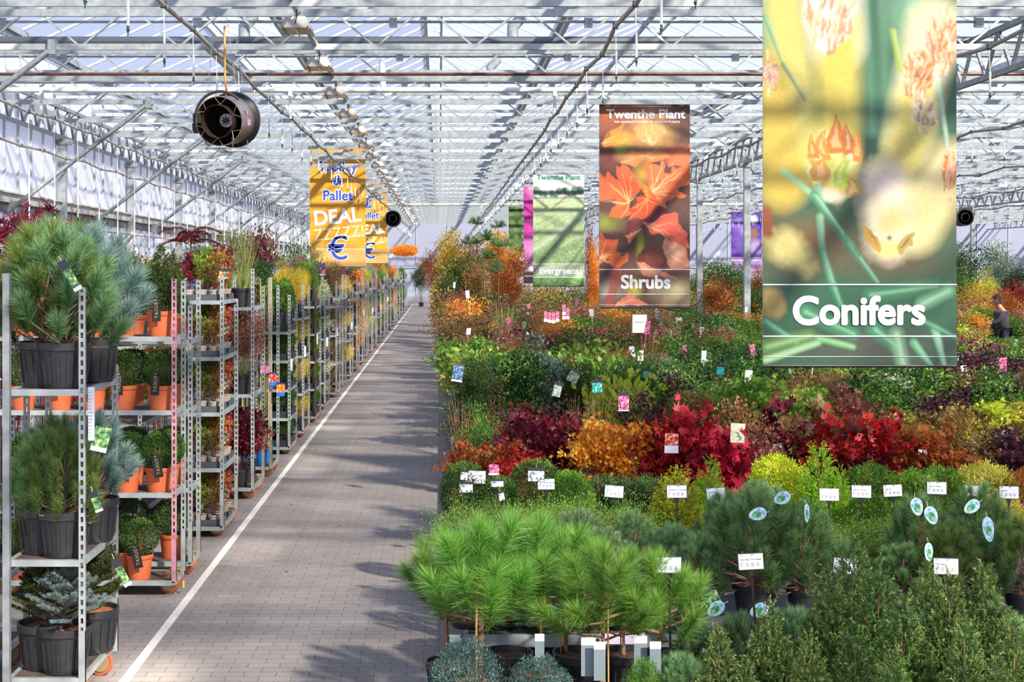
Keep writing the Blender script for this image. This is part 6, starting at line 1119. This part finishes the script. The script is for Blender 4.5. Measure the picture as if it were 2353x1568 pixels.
# magenta and solitary conifer banners
cv = Cv(60, 134, 'D048A8'); C_ = cv; C_.a *= (1+C_.noise(.35, 7)+C_.noise(.15, 14))[..., None]; C_.ell(.4, .3, .5, .2, 'F4B8E0', .9, .5); C_.ell(.3, 1.5, .6, .4, 'E8A0DC', .9); C_.cap(0, 1.15, .9, 1.0, .02, .02, 'A82888', .04, .7); C_.mix((C_.y > 1.82)*1.0, 'CDA0D0'); C_.mix((C_.y > 1.98)*1.0, '4A4248')
banner(cv, 1203, 57.5, 421, 'magenta hanging banner with Rh half hidden behind the evergreens banner', [('Twenthe Plant', .255, 0, -.28, TXW, .008, 1.02, .98), ('Rhododendron', .24, 0, -3.55, TXW, .012, 1.0, .94)], ((3.2, .02), (3.75, .02)))
cv = Cv(60, 134, '5E7C48'); C_ = cv; C_.a *= (1+C_.noise(.7, 9)+C_.noise(.3, 20))[..., None]
for i in range(9): C_.ell(.6, .25+i*.17, .26, .055, 'C8DC80', .5, .1); C_.ell(.55, .27+i*.17, .18, .02, 'F4FCE0', .7)
C_.mix((C_.y > 1.62)*1.0, '2E8A52')
banner(cv, 1169, 74, 457, 'green cactus like conifer banner with Sol half hidden behind the magenta banner', [('Twenthe Plant', .2, 0, -.25, TXW, .006, 1.02, .98), ('Solitary', .38, 0.05, -3.2, TXW, .018, 1.0, .95), ('conifers', .38, 0.05, -3.62, TXW, .018, 1.0, .95)], ((2.93, .02), (3.85, .02)))
cv = Cv(60, 134, '6A48A8'); C_ = cv; C_.a *= (1+C_.noise(.5, 8))[..., None]
for (x, y, r, c) in ((.2, .6, .3, '9A7AD8'), (.6, .4, .22, 'D8D0F4'), (.75, .5, .16, 'F0ECFF'), (.45, .9, .25, 'B8A0E4'), (.75, .95, .18, 'A07850'), (.3, 1.2, .3, '8060C0'), (.8, 1.4, .3, 'C0A8D8')): C_.ell(x, y, r, r*1.2, c, .6)
C_.mix((C_.y > 1.72)*.8, 'C8A8D8')
banner(cv, 1680, 84, 470, 'purple flower banner behind the columns, cut by the big pine banner', [('Twenthe Plant', .25, 0, -.3, TXW, .008, 1.0, .98)], ((3.3, .03), (3.85, .03)))
# trolley and pallet deal banners
def deal(pxl, d, ptop, lab):
    cv = Cv(60, 134, 'F6B43C'); C_ = cv; C_.a *= (1+C_.noise(.06, 4))[..., None]
    C_.cap(.0, .35, .6, .2, .03, .05, 'FCDCA0', .12, .8); C_.mix((C_.y > 1.9)*.45, 'FCE0A4'); C_.ell(.85, 1.65, .3, .06, 'FCE0A0', .9, -.3, .6)
    BLU = mat('deal_blue', '3F50B8', .5); PAL = mat('deal_pale', 'FBE0A8', .5); T = banner(cv, pxl, d, ptop, lab, (), ((.42, .02), (3.45, .02)))
    def word(s, size, fx, z, bold, sx_=1.0, rot=0.0, m=None, back=True):
        if back: o = obj('letter_outline', text_mesh(s, size, .001, bold+.03, 'CENTER', sx_, 1.02, 4), TXW, T, (fx, -.009, z-.07), (0, rot, 0))
        obj('lettering', text_mesh(s, size, .001, bold, 'CENTER', sx_, 1.02, 4), m or BLU, T, (fx, -.014, z-.07), (0, rot, 0))
    word('Trolley', .46, 0, -.86, .012, .92); word('&', .46, 0, -1.30, .012); word('Pallet', .46, 0, -1.80, .012, .95)
    word('DEAL', .66, 0.0, -2.55, .02, .96, -.10, TXW, False); word('ZZZZZ!', .54, 0.06, -3.05, .004, .86, -.10, PAL, False); word('\u20ac', 1.05, .02, -3.72, .005, 1.05)
deal(712, 46.2, 328, 'orange hanging banner reading Trolley and Pallet DEAL with a euro sign, in front')
deal(804, 68.5, 413, 'orange Trolley and Pallet DEAL banner further back, half covered by the first one')
# ------------------------------------------------------------------ hot air heater
dh = 15.6; hp = at(520, 277, dh); q = dh/F
H_T = thing('hot_air_heater', 'round black and steel hot air heater hanging on chains from the roof', 'heater', hp, 0); H_T.scale = (1, .78, 1); H_T.rotation_euler = (math.radians(8), 0, math.radians(-13))
R0 = .262
obj('outer_drum', MB().lathe([(R0, -.30), (R0+.006, -.30), (R0+.006, .28), (R0, .28), (R0, -.30)], 40).mesh('outer_drum', True), STEEL, H_T, rot=(-PI/2, 0, 0)).rotation_euler = (PI/2, 0, 0)
obj('inner_drum', MB().lathe([(.175, .36), (.18, .36), (.18, -.1), (.175, -.1), (.155, .15), (.155, -.15), (.15, -.2)], 36).mesh('inner_drum', True), mat('burnt_steel', '4C3830', .5, .6, var=.3), H_T, rot=(PI/2, 0, 0))
obj('rear_ring', MB().lathe([(R0, -.2), (R0+.045, -.24), (R0+.05, -.30), (R0+.02, -.36), (.1, -.37), (.1, -.35), (R0, -.33)], 40).mesh('rear_ring', True), BLACKM, H_T, rot=(PI/2, 0, 0))
obj('rear_plate', MB().lathe([(0, -.18), (.25, -.18), (.25, -.2), (0, -.2)], 32), mat('soot', '0E0D0E', .8), H_T, rot=(PI/2, 0, 0))
bp_ = MB().lathe([(.028, 0), (.075, 0), (.075, .006), (.028, .006), (.028, 0)], 24)
obj('burner_plate', bp_, mat('burner_plate', 'A8A6AC', .4, .6, var=.3, vscale=40), H_T, (.0, .0, 0), (PI/2, 0, 0))
hol = MB()
for i in range(8): a = i*PI/4; hol.lathe([(0, 0), (.008, 0), (.008, .012), (0, .012)], 8, (.045*math.cos(a), .045*math.sin(a), 0))
obj('burner_holes', hol, BLACKM, H_T, (0, 0, 0), (PI/2, 0, 0))
sp_ = MB()
for i in range(6): a = i*PI/3+.4; sp_.tube([(.18*math.cos(a), -.27, .18*math.sin(a)), (.262*math.cos(a+.25), -.29, .262*math.sin(a+.25))], .004, 5); sp_.tube([(.18*math.cos(a), -.27, .18*math.sin(a)), (.262*math.cos(a-.25), -.29, .262*math.sin(a-.25))], .004, 5)
obj('spokes', sp_, mat('brass_rod', 'B09A78', .4, .6), H_T)
obj('control_box', MB().box(-.35, -.25, -.12, .14, -.13, .09).box(-.36, -.25, -.13, .15, -.10, -.02), BLACKM, H_T)
cb = []
for i in range(13): a = PI*.93-i/12*PI*.68; cb.append((.30*math.cos(a), -.2, .31*math.sin(a)+.01))
obj('hose', MB().tube([(-.275, -.2, .03)]+cb, .016, 8), mat('hose', '3A3434', .6), H_T)
obj('cable_loop', MB().tube([(-.24, -.1, -.13), (-.22, -.1, -.24), (-.19, -.1, -.27), (-.16, -.1, -.24), (-.16, -.1, -.14)], .006, 6), BLACKM, H_T)
obj('guard_wires', MB().tube([(-.2, -.22, -.30), (.14, -.25, -.29), (.14, -.27, -.18)], .006, 5).tube([(-.08, -.05, -.26), (-.08, -.05, -.345), (.24, -.02, -.34), (.24, -.02, -.22)], .005, 5), mat('brass_rod', 'B09A78', .4, .6), H_T)
obj('warning_label', MB().lathe([(R0+.007, -.12), (R0+.0085, -.12), (R0+.0085, .02), (R0+.007, .02)], 40).mesh('warning_label') if False else MB().bar((.2685, -.06, .06), (.255, -.06, .11), .06, .002, (1, 0, 0)), mat('label_red', 'C86A70', .4), H_T)
obj('pink_label', MB().bar((.268, -.03, -.06), (.271, -.03, .01), .12, .003, (1, 0, 0)), mat('label_pink', 'C080A8', .4), H_T)
obj('nozzle_cap', MB().lathe([(0, -.03), (.03, -.03), (.03, .05), (0, .05)], 12), BLACKM, H_T, (0, 0, 0), (PI/2, 0, 0))
def chain(name, p0, p1, label):
    p0 = Vector(p0); p1 = Vector(p1); m = MB(); L_ = (p1-p0).length; n = int(L_/.028)
    for i in range(n):
        a = p0.lerp(p1, i/n); b = p0.lerp(p1, (i+1.15)/n); s_ = Vector((.006, 0, 0)) if i % 2 else Vector((0, .006, 0)); m.tube([a+s_, b+s_], .0016, 4).tube([a-s_, b-s_], .0016, 4)
    o = obj(name, m, GALV); tag(o, label, 'chain', 'heater chains')
for j, (x0, y0, x1, y1) in enumerate(((474, 255, 488, 178), (548, 240, 519, 120), (567, 252, 540, 160))):
    chain('hanging_chain', at(x0, y0, dh+.1*(j > 0)), at(x1, y1-90, dh+.3*(j > 0)+.1), 'thin steel chain holding the heater, %s from the left' % nth(j+1))
o = obj('gas_hose', MB().tube([at(519, 225, dh+.1), at(520, 205, dh+.1), at(517, 190, dh+.15), at(516, 60, dh+.3)], .012, 8), mat('gas_hose', 'D8952C', .5)); tag(o, 'orange gas hose rising from the heater', 'hose')
for j, (px, py, dd) in enumerate(((903, 503, 62.1), (2212, 500, 58.6))):
    t = thing('hot_air_heater', ('black round heater behind the second orange banner', 'black round fan by the far column right of the big banner')[j], 'heater', at(px, py, dd), 0); obj('drum', MB().lathe([(.30, -.3), (.36, -.3), (.36, .3), (.30, .3), (.30, -.3)], 28), BLACKM, t, rot=(PI/2, 0, 0)); obj('rear_plate', MB().lathe([(0, -.1), (.3, -.1), (.3, -.12), (0, -.12)], 24), mat('soot', '0E0D0E', .8), t, rot=(PI/2, 0, 0)); obj('inner_drum', MB().lathe([(.16, -.1), (.18, -.1), (.18, .33), (.16, .33)], 20), mat('burnt_steel', '4C3830'), t, rot=(PI/2, 0, 0)); obj('hanger', MB().tube([(0, 0, .35), (0, 0, 2.0)], .01, 5), GALVD, t)
# ------------------------------------------------------------------ the person among the shrubs
def skin(name, verts, edges, radii, m, parent, root=0, sub=2):
    me = bpy.data.meshes.new(name); me.from_pydata(verts, edges, []); me.materials.append(None); o = bpy.data.objects.new(name, me); COL.objects.link(o); o.parent = parent
    o.material_slots[0].link = 'OBJECT'; o.material_slots[0].material = m
    sk = o.modifiers.new('skin', 'SKIN'); sv = me.skin_vertices[0].data if len(me.skin_vertices) else None
    if sv is None:
        bm_ = __import__('bmesh').new(); bm_.from_mesh(me); bm_.verts.layers.skin.verify(); bm_.to_mesh(me); bm_.free(); sv = me.skin_vertices[0].data
    for i, r in enumerate(radii): sv[i].radius = (r, r) if not isinstance(r, tuple) else r
    sv[root].use_root = True; o.modifiers.new('sub', 'SUBSURF').levels = sub; o.modifiers['sub'].render_levels = sub
    dg = bpy.context.evaluated_depsgraph_get(); me2 = bpy.data.meshes.new_from_object(o.evaluated_get(dg)); o.modifiers.clear(); o.data = me2; me2.polygons.foreach_set('use_smooth', [True]*len(me2.polygons))
    if not me2.materials: me2.materials.append(None)
    o.material_slots[0].link = 'OBJECT'; o.material_slots[0].material = m
    return o
SKINM = mat('skin', 'C89278', .55); JACK = mat('jacket', '4A4248', .85, var=.15); TROU = mat('trousers', '2A2C38', .8); HAIRM = mat('grey_brown_hair', '9A8068', .8, var=.3, vscale=60, bump=1, bscale=60)
dp = 36.0; P_ = thing('person', 'person in a dark grey jacket turned left, reaching out an arm among the shrubs', 'person', (X_(2305, dp), dp, 0), 0)
# facing -x, leaning a little
bv = [(0, 0, .95), (-.02, 0, 1.12), (-.03, 0, 1.32), (-.06, 0, 1.48), (-.10, 0, 1.56), (-.15, 0, 1.66), (-.16, 0, 1.74),
      (-.05, -.18, 1.44), (-.18, -.22, 1.20), (-.42, -.22, 1.13), (-.50, -.22, 1.14), (-.05, .18, 1.44), (-.08, .23, 1.17), (-.22, .22, .98), (-.27, .22, .95),
      (0, -.1, .9), (-.02, -.11, .5), (.02, -.11, .09), (-.14, -.11, .05), (0, .1, .9), (.02, .11, .5), (.06, .11, .09), (-.10, .11, .05)]
be = [(0, 1), (1, 2), (2, 3), (3, 4), (4, 5), (5, 6), (3, 7), (7, 8), (8, 9), (9, 10), (3, 11), (11, 12), (12, 13), (13, 14), (0, 15), (15, 16), (16, 17), (17, 18), (0, 19), (19, 20), (20, 21), (21, 22)]
brd = [.15, .13, .15, .12, .06, .085, .075, .065, .048, .034, .032, .065, .048, .034, .032, .09, .06, .045, .04, .09, .06, .045, .04]
skin('body', bv, be, brd, SKINM, P_)
jv = [bv[i] for i in (0, 1, 2, 3, 7, 8, 9, 11, 12, 13)]; jv[6] = (-.40, -.22, 1.135)
skin('jacket', jv, [(0, 1), (1, 2), (2, 3), (3, 4), (4, 5), (5, 6), (3, 7), (7, 8), (8, 9)], [(.20, .18), (.17, .16), (.19, .17), (.13, .12), .085, .068, .052, .085, .068, .052], JACK, P_)
skin('trousers', [bv[i] for i in (0, 15, 16, 17, 19, 20, 21)], [(0, 1), (1, 2), (2, 3), (0, 4), (4, 5), (5, 6)], [.17, .115, .085, .065, .115, .085, .065], TROU, P_)
hr = np.random.default_rng(5); hd = rand_dirs(2600, hr); hd = hd[(hd[:, 2] > -.45) & ~((hd[:, 0] < -.35) & (hd[:, 2] < .45))]; hb = FB(); hb.add(leaves(hd*[.115, .10, .13]+[-.145, 0, 1.715], unit(hd+hr.normal(size=hd.shape)*.6+[.1, 0, -.2]), .05, .012, hr, 'leaf'), hr.random(len(hd)))
obj('hair', hb, leafmat('hair_strands', '6A5646', '9A8068', 'C0A88C', .15), P_)
fc = MB().lathe([(.0, -.03), (.014, -.02), (.008, .015), (0, .02)], 8, (-.248, 0, 1.675)); obj('nose', fc, SKINM, P_)
for s_ in (-1, 1): obj('ear', MB().lathe([(0, -.03), (.016, -.02), (.018, .01), (0, .03)], 10, (-.15, s_*.088, 1.67)), SKINM, P_); obj('eye', MB().lathe([(0, -.009), (.010, 0), (0, .009)], 10, (-.226, s_*.034, 1.70)), WHITE, P_)
obj('mouth', MB().box(-.232, -.222, -.025, .025, 1.615, 1.622), mat('lips', '9A5850', .5), P_)
for i in range(5): a = (i-2)*.017; obj('thumb' if i == 4 else 'finger', MB().tube([(-.50, -.22+a, 1.14), (-.545-.01*(2-abs(i-2)), -.22+a*1.1, 1.145), (-.57-.012*(2-abs(i-2)), -.22+a*.8, 1.125)], [.010, .009, .007], 7), SKINM, P_)
o = thing('hand_tool', 'orange and black tool held by the person', 'tool', (P_.location.x-.58, dp-.22, 1.13), 0); obj('handle', MB().box(-.16, .08, -.015, .015, -.015, .02), mat('tool_orange', 'E8642C', .5), o); obj('blade', MB().box(-.34, -.16, -.01, .01, -.03, .0), BLACKM, o)
